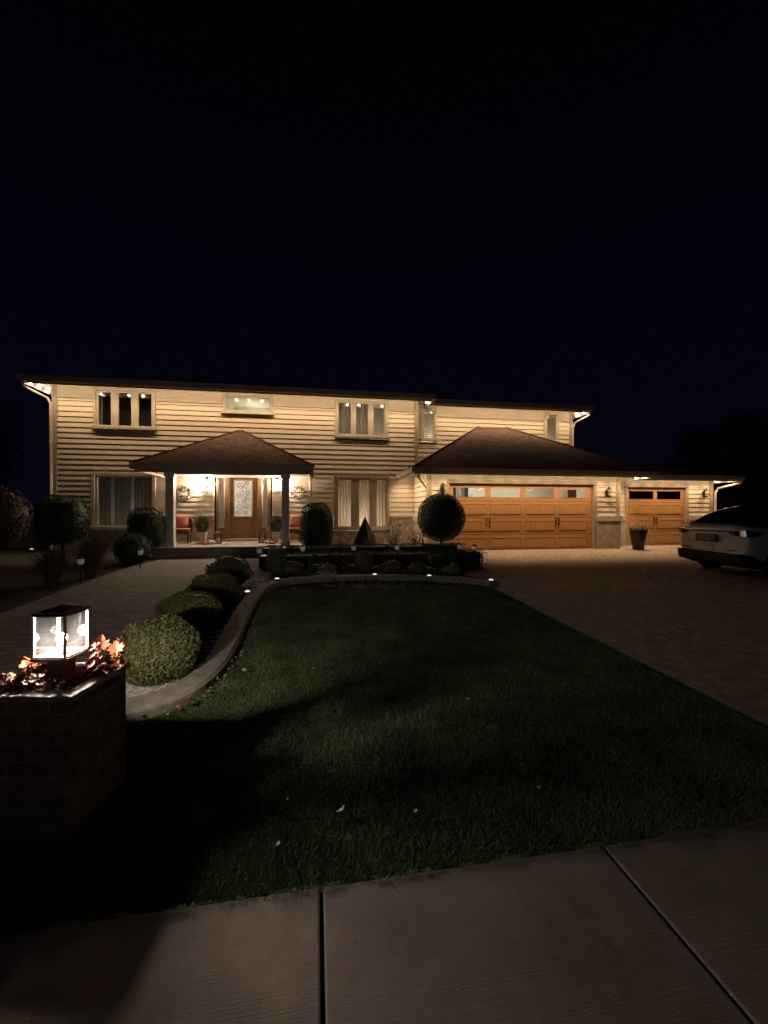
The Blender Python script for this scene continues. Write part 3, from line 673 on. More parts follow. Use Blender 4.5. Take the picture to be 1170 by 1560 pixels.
# wainscot of the main wall
def cut(x0, x1, holes):
    segs = [(x0, x1)]
    for h0, h1 in holes:
        ns = []
        for s0, s1 in segs:
            if h1 <= s0 or h0 >= s1: ns.append((s0, s1)); continue
            if h0 > s0: ns.append((s0, h0))
            if h1 < s1: ns.append((h1, s1))
        segs = ns
    return segs
b = MB(); cp = MB()
for s0, s1 in cut(XL, G0, [(LL[0]-.12, LL[1]+.12), (LR[0]-.12, LR[1]+.12), (DX0-.06, DX1+.06)]):
    parts('stone_wainscot', wbrick, [(s0, s1, HY-.05, HY+.0, FZ-.15, WZ-.07)]); cp.box(s0, s1, HY-.075, HY, WZ-.07, WZ+.012)
for r_ in (LL, LR): parts('stone_wainscot', wbrick, [(r_[0]-.12, r_[1]+.12, HY-.05, HY, FZ-.15, r_[2]-.1)])
cp.build('wainscot_cap', taupe, house, bevel=.006)

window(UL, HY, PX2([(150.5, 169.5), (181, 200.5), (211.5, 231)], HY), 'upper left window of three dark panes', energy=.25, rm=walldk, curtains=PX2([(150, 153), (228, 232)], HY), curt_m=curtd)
window(UM, HY, PX2([(345.5, 410.5)], HY), 'wide short upper window above the porch', energy=14, depth=2.0, lcol=(1, .97, .80))
window(UR, HY, PX2([(516, 534.5), (542.5, 560.5), (569, 586)], HY), 'upper window of three panes with drawn curtains', energy=9, curtains=PX2([(513, 563)], HY), curt_m=curtd)
window(SL, RY, PX2([(646, 660)], RY), 'narrow upper window with blinds near the gutter step', energy=7, blinds=True)
window(SR, RY, PX2([(833, 846.5)], RY), 'narrow upper window above the garage roof', energy=3, blinds=True)
wl = window(LL, HY, PX2([(149, 232)], HY), 'large lower left window with dim curtains', curtains=PX2([(147, 167), (171, 197), (201, 233)], HY), curt_m=curtd, energy=4, lcol=(1, .88, .72))
window(LR, HY, PX2([(515, 534.5), (547, 562.5), (573, 588)], HY), 'lower right window of three panes with lit pale curtains', curtains=PX2([(513, 590)], HY), energy=26, fm=taupe, depth=1.0, lcol=(1, .86, .62))
# porch front door unit
b = MB(); Y0 = HY-.05
z0d, z1d = DZ0, DZ1-.06
def dx(px): return WX(px, HY)
b.box(dx(330), dx(412), Y0-.03, HY+.06, DZ1-.06, DZ1+.05); b.build('door_head_trim', white, house, bevel=.004)
fr = MB()
for a, c_ in ((330, 333.5), (342.5, 350), (392.5, 399.5), (407.5, 412)): fr.box(dx(a), dx(c_), Y0-.01, HY+.06, z0d-.02, z1d)
for a, c_ in ((333.5, 342.5), (399.5, 407.5)):
    fr.box(dx(a), dx(c_), Y0+.02, HY+.05, z1d-.07, z1d); fr.box(dx(a), dx(c_), Y0+.02, HY+.05, z0d-.02, z0d+.34)
sidef = fr.build('door_frame', doorw, house, bevel=.006)
MB().box(dx(333.5), dx(342.5), HY, HY+.008, z0d+.34, z1d-.07).build('sidelight', gpane, sidef); MB().box(dx(399.5), dx(407.5), HY, HY+.008, z0d+.34, z1d-.07).build('sidelight', gpane, sidef)
b = MB()
for a, c_ in ((333.5, 342.5), (399.5, 407.5)):
    for sx in (dx(a), dx(c_)-.022): b.box(sx, sx+.022, Y0+.03, HY+.02, z0d+.34, z1d-.07)
b.build('sidelight_bead', white, sidef)
dr = MB(); D0, D1 = dx(350.5), dx(392); gz0, gz1 = onY(370, 787, HY)[1], onY(370, 732, HY)[1]; gx0, gx1 = dx(356.8), dx(384)
dr.box(D0, gx0, Y0+.03, HY+.03, z0d, z1d); dr.box(gx1, D1, Y0+.03, HY+.03, z0d, z1d); dr.box(gx0, gx1, Y0+.03, HY+.03, z0d, gz0); dr.box(gx0, gx1, Y0+.03, HY+.03, gz1, z1d)
door = dr.build('front_door', doorw, house, bevel=.004)
b = MB(); pz0, pz1 = z0d+.14, gz0-.14
b.box(gx0, gx1, Y0+.018, Y0+.03, pz0, pz1); b.build('raised_panel', doorw, door, bevel=.008)
MB().box(gx0, gx1, HY, HY+.01, gz0, gz1).build('door_glass', emis('etched_glass_glow', (.62, .60, .50), .45), door)  # emission in the glass stands in for the lit hall behind
b = MB()
for s0, s1, u0, u1 in ((gx0-.02, gx0+.02, gz0-.02, gz1+.02), (gx1-.02, gx1+.02, gz0-.02, gz1+.02)): b.box(s0, s1, Y0+.012, Y0+.03, u0, u1)
b.box(gx0+.02, gx1-.02, Y0+.012, Y0+.03, gz0-.02, gz0+.015); b.box(gx0+.02, gx1-.02, Y0+.012, Y0+.03, gz1-.015, gz1+.02); b.build('glass_moulding', M('moulding', (.36, .26, .18), .4), door, bevel=.003)
b = MB(); gw = gx1-gx0; gh = gz1-gz0
def scroll(cx, cz, r0, turns, a0, sgn, tail):
    pts = []
    for i in range(int(20*turns)+1):
        u = i/(20*turns); a = a0+sgn*u*turns*2*math.pi; rr = r0*(1-u*.82); pts.append((cx+rr*math.cos(a), HY-.012, cz+rr*math.sin(a)))
    b.tube([(pts[0][0]+tail[0], HY-.012, pts[0][2]+tail[1])]+pts, .006, 5)
for (u, v_, r_, a0, sg, tl) in [(.3, .86, .115, -1.2, 1, (.12, .06)), (.72, .93, .07, 3.6, -1, (-.05, -.06)), (.30, .60, .105, .4, -1, (.10, .07)), (.76, .68, .09, -1.8, 1, (-.06, -.10)), (.74, .50, .085, 1.6, 1, (-.05, .08)), (.33, .28, .12, .8, -1, (.07, .10)), (.78, .27, .095, -2.2, -1, (-.07, .06)), (.2, .09, .07, 1.2, 1, (.1, .02)), (.62, .1, .07, 2.6, -1, (-.04, .08)), (.52, .42, .06, 0, 1, (.02, .12))]:
    scroll(gx0+u*gw, gz0+v_*gh, r_, 1.45, a0, sg, tl)
for u, v_ in ((.45, .71), (.66, .79), (.25, .4), (.65, .37), (.72, .12), (.4, .10)): b.lathe([(.003, -.03), (.016, 0), (.003, .03)], (gx0+u*gw, HY-.012, gz0+v_*gh), 6)
b.build('iron_scrollwork', black, door)
b = MB().box(D0+.04, D0+.075, Y0+.0, Y0+.03, z0d+.80, z0d+1.06); b.tube([(D0+.057, Y0-.04, z0d+.82), (D0+.057, Y0-.05, z0d+.93), (D0+.057, Y0-.0, z0d+1.02)], .011, 8).ball((D0+.057, Y0+.0, z0d+1.16), .028, 10); b.build('handle', black, door)
MB().box(dx(330)-.05, dx(412)+.05, Y0-.12, HY+.05, .61, z0d-.021).build('threshold', slabm, house, bevel=.008)
rb = MB(); X0, X1, Yb, Z0_, Z1_ = dx(330), dx(412), HY+1.4, z0d-.05, z1d+.1
rb.add([(X0, HY+.07, Z0_), (X1, HY+.07, Z0_), (X1, Yb, Z0_), (X0, Yb, Z0_), (X0, HY+.07, Z1_), (X1, HY+.07, Z1_), (X1, Yb, Z1_), (X0, Yb, Z1_)], [(0, 1, 2, 3), (7, 6, 5, 4), (1, 5, 6, 2), (2, 6, 7, 3), (3, 7, 4, 0)]); rb.build('hall_room', wallin, house)
point('hall_light', (X0+X1)/2, HY+1.0, Z1_-.2, 7, (1, .9, .75), .08)

# garage fronts
def garage(x0, x1, Y, ncol, panes, py_rows, handles, lit, label):
    z0 = FZ+.008; z1 = FZ+2.12; W = x1-x0; Hh = z1-z0
    d_ = MB(); yb = Y+.10; yf = Y+.06
    wr = (z1-.205*Hh, z1-.065*Hh)
    wins = [(x0+a*W, x0+c_*W) for a, c_ in panes]
    d_.box(x0, x1, yf, yb, z0, wr[0]); d_.box(x0, x1, yf, yb, wr[1], z1); xs = x0
    for a, c_ in wins: d_.box(xs, a, yf, yb, wr[0], wr[1]); xs = c_
    d_.box(xs, x1, yf, yb, wr[0], wr[1])
    o = d_.build('garage_door', woodd, house); o['label'] = label
    pm = MB()
    for r0, r1 in py_rows:
        for a, c_ in wins:
            zt, zb = z1-r0*Hh, z1-r1*Hh
            # recessed look: raised frame bead + planks
            pm.box(a-.02, c_+.02, yf-.016, yf, zt, zt+.018); pm.box(a-.02, c_+.02, yf-.016, yf, zb-.018, zb); pm.box(a-.02, a-.004, yf-.016, yf, zb, zt); pm.box(c_+.004, c_+.02, yf-.016, yf, zb, zt)
            npk = 6; wk = (c_-a)/npk
            for k in range(npk): pm.box(a+k*wk+.004, a+(k+1)*wk-.004, yf-.009, yf-.0005, zb+.01, zt-.01)
    pm.build('door_panel', woodd, o, bevel=.003)
    sm = MB()
    for r_ in (.26, .51, .76): sm.box(x0+.005, x1-.005, yf-.003, yf-.0005, z1-r_*Hh-.004, z1-r_*Hh+.004)
    sm.build('section_seam', darkm, o)
    gb = MB(); fb = MB()
    for a, c_ in wins: gb.box(a, c_, yf+.012, yf+.018, *wr); fb.box(a-.012, c_+.012, yf-.01, yf, wr[1], wr[1]+.014); fb.box(a-.012, c_+.012, yf-.01, yf, wr[0]-.014, wr[0])
    gb.build('pane', gpane if lit else gdark, o); fb.build('pane_frame', woodd, o)
    for hx in handles:
        for s_ in (-.055, .055):
            q = MB().box(x0+hx*W+s_-.016, x0+hx*W+s_+.016, yf-.014, yf, z1-.64*Hh, z1-.52*Hh); q.tube([(x0+hx*W+s_, yf-.015, z1-.62*Hh), (x0+hx*W+s_, yf-.05, z1-.60*Hh), (x0+hx*W+s_, yf-.05, z1-.55*Hh), (x0+hx*W+s_, yf-.015, z1-.53*Hh)], .008, 6); q.build('handle', black, o)
    # interior
    rb = MB(); X0, X1, Y0_, Y1, Z0, Z1 = x0-.2, x1+.2, Y+.11, Y+(3.6 if lit else 2), z0-.1, z1+.35; X1 = X1+(.65 if lit else 0)
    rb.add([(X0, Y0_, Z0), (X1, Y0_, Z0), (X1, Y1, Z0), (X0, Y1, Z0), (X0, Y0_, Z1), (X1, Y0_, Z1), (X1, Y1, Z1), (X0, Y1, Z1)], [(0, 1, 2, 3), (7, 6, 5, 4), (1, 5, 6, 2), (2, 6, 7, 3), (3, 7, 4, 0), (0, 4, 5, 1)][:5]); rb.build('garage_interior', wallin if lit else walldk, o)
    return z1
GX0, GX1 = 4.06, 9.03; HX0, HX1 = 11.02, 13.46
pn = [((335-310)/803, (510-310)/803), ((535-310)/803, (700-310)/803), ((730-310)/803, (893-310)/803), ((920-310)/803, (1078-310)/803)]
rows = [(.315, .455), (.57, .70), (.82, .955)]
ztop = garage(GX0, GX1, GY, 4, pn, rows, [(521-310)/803, (908-310)/803], True, 'wide wood-look double garage door with four lit windows')
garage(HX0, HX1, SYY, 2, [(.06, .47), (.53, .94)], rows, [.50], False, 'narrow single wood-look garage door with dark windows')
point('garage_light', 6.0, GY+2.2, 2.5, 75, (1, .95, .72), .15); point('garage_light', 8.0, GY+2.2, 2.5, 60, (1, .95, .72), .15)
def simple_thing(name, lb, cat, bx, m):
    t = thing(name, lb, cat, ((bx[0]+bx[1])/2, (bx[2]+bx[3])/2, bx[4]), world=True)
    MB().box(*bx).build('cabinet_body', m, t, bevel=.01); MB().box((bx[0]+bx[1])/2-.004, (bx[0]+bx[1])/2+.004, bx[2]-.006, bx[2], bx[4]+.05, bx[5]-.05).build('door_gap', black, t)
simple_thing('storage_cabinet', 'tall grey storage cabinet seen through the leftmost garage window', 'cabinet', (5.28, 5.50, 15.0, 15.4, FZ+.01, 2.70), cabm)
simple_thing('storage_cabinet', 'second tall grey cabinet seen through the leftmost garage window', 'cabinet', (5.78, 6.0, 15.0, 15.4, FZ+.01, 2.70), cabm)
simple_thing('storage_cabinet', 'tall brown cabinet seen through the rightmost garage window', 'cabinet', (9.0, 9.35, 13.5, 13.8, FZ+.01, 2.36), boxm)
# garage walls
def gwall(x0, x1, Y, d0, d1, zt):
    tw = .10
    for a, c_ in ((x0, d0-tw), (d1+tw, x1)): wall_siding('x', Y, a, c_, WZ, zt, [])
    b = MB(); b.box(x0, x1, Y-.03, Y+.0, zt, 2.80); b.build('header_board', siding, house, bevel=.003)
    b = MB(); b.box(d0-tw, d0, Y-.045, Y+.10, FZ, ztop); b.box(d1, d1+tw, Y-.045, Y+.10, FZ, ztop); b.box(d0-tw, d1+tw, Y-.045, Y+.10, ztop, ztop+.09); b.build('garage_door_trim', taupe, house, bevel=.004)
gwall(G0, G1, GY, GX0, GX1, 2.44); gwall(10.5, SG1, SYY, HX0, HX1, 2.44)
wall_siding('y', G0, GY, HY-.03, WZ, 2.80, [], out=-1)
parts('corner_board', taupe, [(G0-.045, G0+.10, GY-.045, GY-.031, WZ, 2.80), (G0-.045, G0-.031, GY-.03, GY+.1, WZ, 2.80), (G1-.12, G1, GY-.045, GY-.001, WZ, 2.80), (SG1-.13, SG1+.02, SYY-.045, SYY-.001, FZ, 2.80)], bevel=.003)
b = MB(); b.box(G1, G1+.03, GY-.04, SYY, FZ, 2.8); b.box(SG1, SG1+.03, SYY, 20, FZ, 2.8); b.build('rear_and_side_walls', siding, house)
b = MB(); cp = MB(); 
for x0, x1, Y in ((G0, GX0-.10, GY), (GX1+.10, G1+.02, GY), (10.5, HX0-.10, SYY), (HX1+.10, SG1-.14, SYY)):
    parts('stone_veneer', stone, [(x0-(.05 if x0 == G0 else 0), x1, Y-.07, Y, FZ-.02, WZ-.17)], bevel=.01)
parts('stone_veneer', stone, [(G0-.05, G0, GY, HY-.05, FZ-.1, WZ-.17)], bevel=.01)
for x0, x1, Y in ((G0-.07, GX0-.10, GY), (GX1+.08, G1+.09, GY), (10.5, HX0-.10, SYY), (HX1+.10, SG1-.14, SYY)):
    xx = x0
    while xx < x1-.01:
        e = min(xx+.42, x1); cp.box(xx, e-.006, Y-.095, Y, WZ-.168, WZ+.01); xx = e
yy = GY
while yy < HY-.06: e = min(yy+.42, HY-.06); cp.box(G0-.075, G0, yy+.003, e-.003, WZ-.168, WZ+.01); yy = e
cp.build('stone_cap', M('cap_stone', (.44, .36, .28), .85, .12, 8, .3, 40), house, bevel=.008)
# house number
def text(s_, x, y, z, size, m, parent, name):
    c = bpy.data.curves.new(name, 'FONT'); c.body = s_; c.size = size; c.extrude = .006; c.space_character = 1.35; c.align_x = 'CENTER'
    o = bpy.data.objects.new(name, c); COL.objects.link(o); bpy.context.view_layer.update()
    me = bpy.data.meshes.new_from_object(o); bpy.data.objects.remove(o); me.materials.append(m)
    q = bpy.data.objects.new(name, me); COL.objects.link(q); q.location = (x, y, z); q.rotation_euler = (R(90), 0, 0); return q
hn = text('1755', WX(926.5, GY), GY-.028, onY(926, 770, GY)[1], .13, M('number_metal', (.22, .15, .08), .5), None, 'house_number')
tag(hn, 'four small metal house number digits on the siding under the middle wall lantern', 'house number')

# roofs
def hip(name, x0, x1, y0, y1, z, rx0, rx1, ry, rz, m=shingle, label=None):
    b = MB(); b.add([(x0, y0, z), (x1, y0, z), (x1, y1, z), (x0, y1, z), (rx0, ry, rz), (rx1, ry, rz)], [(0, 1, 5, 4), (1, 2, 5), (2, 3, 4, 5), (3, 0, 4), (3, 2, 1, 0)])
    o = b.build(name, m, house)
    if label: o['label'] = label
    return o
def half_hip(name, x0, x1, yf, yw, z, rx0, rx1, rz):
    b = MB(); b.add([(x0, yf, z), (x1, yf, z), (x1, yw, z), (x0, yw, z), (rx0, yw, rz), (rx1, yw, rz)], [(0, 1, 5, 4), (1, 2, 5), (0, 4, 3), (3, 2, 1, 0), (2, 3, 4, 5)]); return b.build(name, shingle, house)
hip('roof', XL-.52, XR+.47, 13.38, 22.6, 5.56, XL+3.6, XR-3.6, 18, 7.05, label='dark hip roof of the main block')
hip('roof', XR-2, RX1+.42, 13.93, 22.4, 5.555, XR+1, RX1-3.0, 18.1, 6.85, label='dark hip roof of the right block')
half_hip('garage_roof', 2.76, 10.90, 11.55, RY-.03, 2.86, 5.97, 7.08, CH+3.20)['label'] = 'brown shingled hip roof over the double garage'
hip('garage_roof', 9.6, SG1+.75, 12.46, 19.5, 2.857, 11.2, 12.6, 16, 3.9, label='low dark hip roof over the single garage')
half_hip('porch_roof', -4.87, -.08, 11.70, HY-.03, 2.86, -2.50, -2.42, CH+2.68)['label'] = 'brown shingled hip roof over the porch'

for nm_, (ex0, ex1, ey), (rx0_, rx1_, ry_, rz_) in (('garage', (2.76, 10.90, 11.55), (5.97, 7.08, RY-.05, CH+3.20)), ('porch', (-4.87, -.08, 11.70), (-2.50, -2.42, HY-.05, CH+2.68))):
    for a_, b_ in (((ex0, ey, 2.862), (rx0_, ry_, rz_)), ((ex1, ey, 2.862), (rx1_, ry_, rz_))):
        n_ = 26; q = MB()
        for k in range(n_):
            p0, p1 = Vector(a_).lerp(Vector(b_), k/n_), Vector(a_).lerp(Vector(b_), (k+1.15)/n_); q.tube([p0+Vector((0, 0, -.008)), p1-Vector((0, 0, .018))], [.040, .032], 6, False)
        q.build('hip_cap', shingle, house)
ncount = 0
bulb_me = None
def bulb(x, y, z, W, size=135):
    global bulb_me, ncount
    if bulb_me is None:
        b = MB().lathe([(.034, .0), (.034, -.020), (.026, -.038), (.004, -.045)], n=10); o = mesh_obj('eave_light', b.v, b.f, bulbm, house)
        for p in o.data.polygons: p.use_smooth = True
        bulb_me = o
    else:
        o = bulb_me.copy(); COL.objects.link(o); o.parent = house
    o.location = (x-3.0, y-14.0, z-FZ); ncount += 1
    if W: spot(x+.05, y+.01, z-.01, W, size=size)
def frange(a, b_, s_):
    n_ = max(1, round((b_-a)/s_)); return [a+(b_-a)*(i+.5)/n_ for i in range(n_)]
WE = 28; WG = 46
def eave(x0, x1, yf, yw, zb, zt, zs, left=None, right=None, bo=.07, W=WE, sp=.42, side_bulbs=(), sw=None, mat=None, bz=0):
    """gutter + fascia on the front and the given returns, soffit behind, row of bulbs"""
    gm = MB(); fm_ = MB(); sm = MB()
    gx0 = x0-.1 if left is not None else x0; gx1 = x1+.1 if right is not None else x1
    def gut(xa, xb, ya, yb): gm.box(xa, xb, ya, yb, zb+.05, zt)
    gut(gx0, gx1, yf-.10, yf); gm.box(gx0-.006, gx1+.006, yf-.112, yf-.100, zt-.03, zt+.006)
    fm_.box(x0, x1, yf, yf+.02, zb, zt-.01)
    if left is not None: gut(x0-.10, x0, yf, left); fm_.box(x0, x0+.02, yf+.02, left, zb, zt-.01)
    if right is not None: gut(x1, x1+.10, yf, right); fm_.box(x1-.02, x1, yf+.02, right, zb, zt-.01)
    sm.box(x0+.02, x1-.02, yf+.02, yw, zs, zs+.03)
    if left is not None and left > yw: sm.box(x0+.02, side_x[0], yw, left, zs, zs+.03)
    if right is not None and right > yw: sm.box(side_x[1], x1-.02, yw, right, zs, zs+.03)
    gm.build('gutter', mat or fasc, house, bevel=.01); fm_.build('fascia', mat or fasc, house); sm.build('soffit', soff, house)
    for x in frange(x0+.1, x1-.1, sp): bulb(x, yf+.02+bo, zs-.004-bz, W)
    for x, y in side_bulbs: bulb(x, y, zs-.004-bz, sw if sw is not None else W)
side_x = (XL-.02, XR)
eave(XL-.48, XR+.40, 13.44, HY, 5.32, 5.55, 5.47, left=22, right=RY, bo=.035, bz=.07, side_bulbs=[(XL-.42, 13.7), (XL-.42, 14.1), (XL-.42, 14.5), (XL-.42, 14.95), (XR+.30, 13.8)], sw=3)
side_x = (XR, RX1+.02)
eave(XR+.50, RX1+.42, 13.95, RY, 5.32, 5.55, 5.47, right=22, bo=.035, bz=.07, side_bulbs=[(RX1+.34, 14.3), (RX1+.34, 14.7)], sw=3)
side_x = (G0, G1)
eave(2.82, 10.80, 11.62, GY, 2.665, 2.85, 2.79, left=HY-.03, right=12.42, bo=.09, W=WG, sp=.60, side_bulbs=[(2.93, 12.3), (2.93, 12.9), (2.93, 13.5), (10.68, 11.95), (10.68, 12.32)])
side_x = (10.5, SG1+.03)
eave(10.88, SG1+.68, 12.52, SYY, 2.665, 2.85, 2.79, right=19, bo=.09, W=WG, sp=.6, side_bulbs=[(SG1+.56, 12.9), (SG1+.56, 13.4)], sw=4)
MB().box(G1+.03, 10.86, GY, SYY, 2.79, 2.82).build('soffit', soff, house)
# porch
gm = MB(); gm.box(-4.87, -.08, 11.65, 11.75, 2.70, 2.85); gm.box(-4.87, -4.77, 11.75, HY-.03, 2.70, 2.85); gm.box(-.18, -.08, 11.75, HY-.03, 2.70, 2.85); gm.build('gutter', fasc, house, bevel=.01)
fm_ = MB(); fm_.box(-4.77, -.18, 11.75, 11.79, 2.62, 2.84); fm_.box(-4.77, -4.73, 11.79, HY-.03, 2.64, 2.84); fm_.box(-.22, -.18, 11.79, HY-.03, 2.64, 2.84)
fm_.build('fascia', fasc, house)
bm_ = MB(); bm_.box(-4.12, -.76, 11.97, 12.17, 2.60, 2.70); bm_.build('porch_beam', taupe, house, bevel=.006)
MB().box(-4.73, -.22, 11.79, HY-.03, 2.70, 2.73).build('porch_ceiling', M('ceiling_white', (.62, .58, .50), .6, .04, 5), house)
slab = MB().box(-4.32, -.35, 11.66, HY-.055, .25, .60); slab.build('porch_slab', slabm, house, bevel=.012)
MB().box(-4.27, -.40, 11.70, 13.9, .05, .26).build('porch_foundation', wbrick, house)
for px in (260, 435):
    X = WX(px, 12.07); p = MB().box(X-.105, X+.105, 11.965, 12.175, .60, 2.70).box(X-.135, X+.135, 11.935, 12.205, .60, .72).box(X-.135, X+.135, 11.935, 12.205, 2.52, 2.62)
    p.build('porch_post', postm, house, bevel=.008)
# downspouts
def spoutt(pts, lb=None):
    b = MB().tube(pts, .042, 8); o = b.build('downspout', M('downspout_cream', (.50, .43, .35), .45, .05, 5), house, smooth=False)
spoutt([(XL-.44, 13.36, 5.40), (XL-.44, 13.40, 5.22), (XL-.10, 13.90, 5.02), (XL-.02, 13.93, 4.86), (XL-.02, 13.93, .40)])
spoutt([(2.93, 11.60, 2.74), (2.95, 11.62, 2.60), (3.20, 12.0, 2.42), (3.33, 12.06, 2.28), (3.335, 12.06, .42)])
spoutt([(RX1+.36, 13.87, 5.40), (RX1+.36, 13.92, 5.22), (RX1+.07, 14.40, 5.02), (RX1-.02, 14.42, 4.86), (RX1-.02, 14.42, 3.4)])
spoutt([(SG1+.62, 12.44, 2.72), (SG1+.62, 12.48, 2.60), (SG1+.14, 12.92, 2.42), (SG1+.07, 12.96, 2.28), (SG1+.07, 12.96, .42)])
spoutt([(-.20, 13.86, 2.66), (-.20, 13.9, 2.5), (-.20, 13.92, .9)])

# ---------- lanterns ----------
def lantern(px, py, Y, lit, lb, s=1.0):
    X, Z = onY(px, py, Y); t = thing('wall_lantern', lb, 'wall lantern', (X, Y-.03, Z), group='wall lanterns on the house')
    MB().box(-.05, .05, -.015, .01, -.12, .10).tube([(0, -.01, -.08), (0, -.07, -.14), (0, -.12, -.12)], .010, 6).build('bracket', darkm, t)
    q = .055; yc = -.12; b = MB()
    for sx in (-1, 1):
        for sy in (-1, 1): b.tube([(sx*q*.75, yc+sy*q*.75, -.10), (sx*q, yc+sy*q, .10)], .005, 4)
    b.lathe([(.09, .10), (.085, .115), (.03, .17), (.012, .20), (.004, .22)], (0, yc, 0), 8); b.lathe([(.02, -.15), (.055, -.105), (.06, -.095)], (0, yc, 0), 8); b.build('lantern_frame', darkm, t)
    MB().add([(-q*.7, yc-q*.7, -.095), (q*.7, yc-q*.7, -.095), (q*.7, yc+q*.7, -.095), (-q*.7, yc+q*.7, -.095), (-q*.95, yc-q*.95, .098), (q*.95, yc-q*.95, .098), (q*.95, yc+q*.95, .098), (-q*.95, yc+q*.95, .098)],
              [(0, 1, 5, 4), (1, 2, 6, 5), (2, 3, 7, 6), (3, 0, 4, 7)]).build('lantern_glass', lglass, t)
    if lit:
        MB().lathe([(.012, -.06), (.022, -.02), (.020, .03), (.004, .06)], (0, yc, 0), 10).build('bulb', lampm, t, smooth=True)
lantern(316.5, 736, HY, 210, 'lit wall lantern left of the front door')
lantern(422, 736, HY, 210, 'lit wall lantern right of the front door, behind the post')
lantern(673, 745, GY, 0, 'unlit wall lantern left of the double garage, above the topiary')
lantern(923, 751, GY, 0, 'unlit wall lantern between the two garage doors above the number')
lantern(1071, 752, SYY, 0, 'unlit wall lantern right of the single garage door')
# wreaths
def wreath(px, py, lb):
    X, Z = onY(px, py, HY-.08); t = thing('wreath', lb, 'wreath', (X, HY-.09, Z), group='wreaths on the porch wall')
    b = MB().tube([(.19*math.cos(a), 0, .19*math.sin(a)) for a in [i*2*math.pi/24 for i in range(25)]], .018, 6); b.build('ring', bark, t)
    p = []; f_ = []
    for _ in range(500):
        a = random.uniform(0, 6.28); r_ = random.gauss(.19, .042); p.append((r_*math.cos(a), random.gauss(-.02, .02), r_*math.sin(a)))
    for _ in range(120):
        a = random.gauss(-1.57, 1.2); r_ = random.gauss(.18, .035); f_.append((r_*math.cos(a)*1.05, -.05+random.gauss(0, .012), r_*math.sin(a)))
    np_mesh('greenery', leaves(np.array(p), np.tile((0, -1., 0), (500, 1)), .045, .9), 4, M('wreath_leaf', (.05, .04, .025), .8), t)
    np_mesh('flowers', leaves(np.array(f_), np.tile((0, -1., 0), (120, 1)), .075, .4, .9), 4, petal, t)
wreath(281, 752, 'wreath with pale flowers left of the door, behind the left post'); wreath(455, 751, 'wreath with pale flowers between the right post and the gutter end')
# porch furniture
def chair(x, y, rz, lb):
    t = thing('porch_chair', lb, 'chair', (x, y, .60), rz, 'wicker chairs on the porch')
    MB().box(-.28, .28, -.27, .27, .28, .38).build('seat', wicker, t, bevel=.03)
    b = MB(); v = []; n_ = 14
    for i in range(n_+1):
        a = math.pi*(-.08+1.16*i/n_); h_ = .62+.20*math.sin(math.pi*i/n_)**1.2
        for rr in (.28, .33): v += [(rr*math.cos(a), .05+rr*math.sin(a)*.85, .30), (rr*1.06*math.cos(a), .05+rr*1.06*math.sin(a)*.9, h_)]
    f_ = []
    for i in range(n_):
        k = i*4; f_ += [(k, k+4, k+5, k+1), (k+2, k+3, k+7, k+6), (k+1, k+5, k+7, k+3), (k, k+2, k+6, k+4)]
    f_ += [(0, 1, 3, 2), (n_*4, n_*4+2, n_*4+3, n_*4+1)]
    b.add(v, f_); b.build('backrest', wicker, t, smooth=False)
    for sx in (-.24, .24):
        for sy in (-.22, .22): MB().tube([(sx, sy, 0), (sx*.96, sy*.96, .30)], .022, 8).build('leg', wicker, t)
    MB().box(-.25, .25, -.26, .2, .382, .45).build('seat_cushion', coral, t, bevel=.03)
    return t
def pillow(x, y, z, rz, tilt, lb):
    b = MB(); v = []; n_ = 8
    for j in range(n_+1):
        for i in range(n_+1):
            u, w_ = i/n_*2-1, j/n_*2-1; th = .075*(1-u**4)*(1-w_**4); v.append((u*.21, -th, w_*.21))
    m_ = len(v); v += [(p[0], -p[1]+.001, p[2]) for p in v]; f_ = []
    for j in range(n_):
        for i in range(n_):
            a = j*(n_+1)+i; f_ += [(a, a+1, a+n_+2, a+n_+1), (m_+a, m_+a+n_+1, m_+a+n_+2, m_+a+1)]
    b.add(v, f_); o = b.build('pillow', coral, smooth=True); o.location = (x, y, z); o.rotation_euler = (tilt, 0, rz); return tag(o, lb, 'pillow', 'coral pillows on the porch chairs')
cxl = WX(276, 13.3); chair(cxl, 13.3, .1, 'brown wicker chair with coral cushion behind the left porch post'); pillow(cxl-.02, 13.36, .60+.66, .2, -.25, 'coral pillow on the wicker chair left of the door')
cxr = WX(447, 13.25); chair(cxr, 13.25, -.15, 'brown wicker chair with coral cushion behind the right porch post'); pillow(cxr+.08, 13.30, .60+.66, -.2, -.25, 'coral pillow on the wicker chair near the egg-shaped shrub')
def potplant(px, Y, lb, s=1):
    X = WX(px, Y); t = thing('potted_evergreen', lb, 'potted plant', (X, Y, .60), group='cream pots of evergreens by the door')
    MB().lathe([(.11, 0), (.125, .02), (.165, .30), (.185, .31), (.185, .34), (.15, .34), (.14, .30)], n=4).build('pot', cream, t, bevel=.008).rotation_euler = (0, 0, R(45))
    p, nr = shape_pts('ball', 2600, (0, 0, .57), (.19, .19, .27), 5, .08, .5); np_mesh('foliage', leaves(p, np.tile((0, 0, .2), (len(p), 1)), .06, 1, .18), 4, yew, t)
potplant(308.5, 13.1, 'evergreen in a cream pot left of the front door'); potplant(420.5, 13.1, 'evergreen in a cream pot right of the front door, half behind the post')
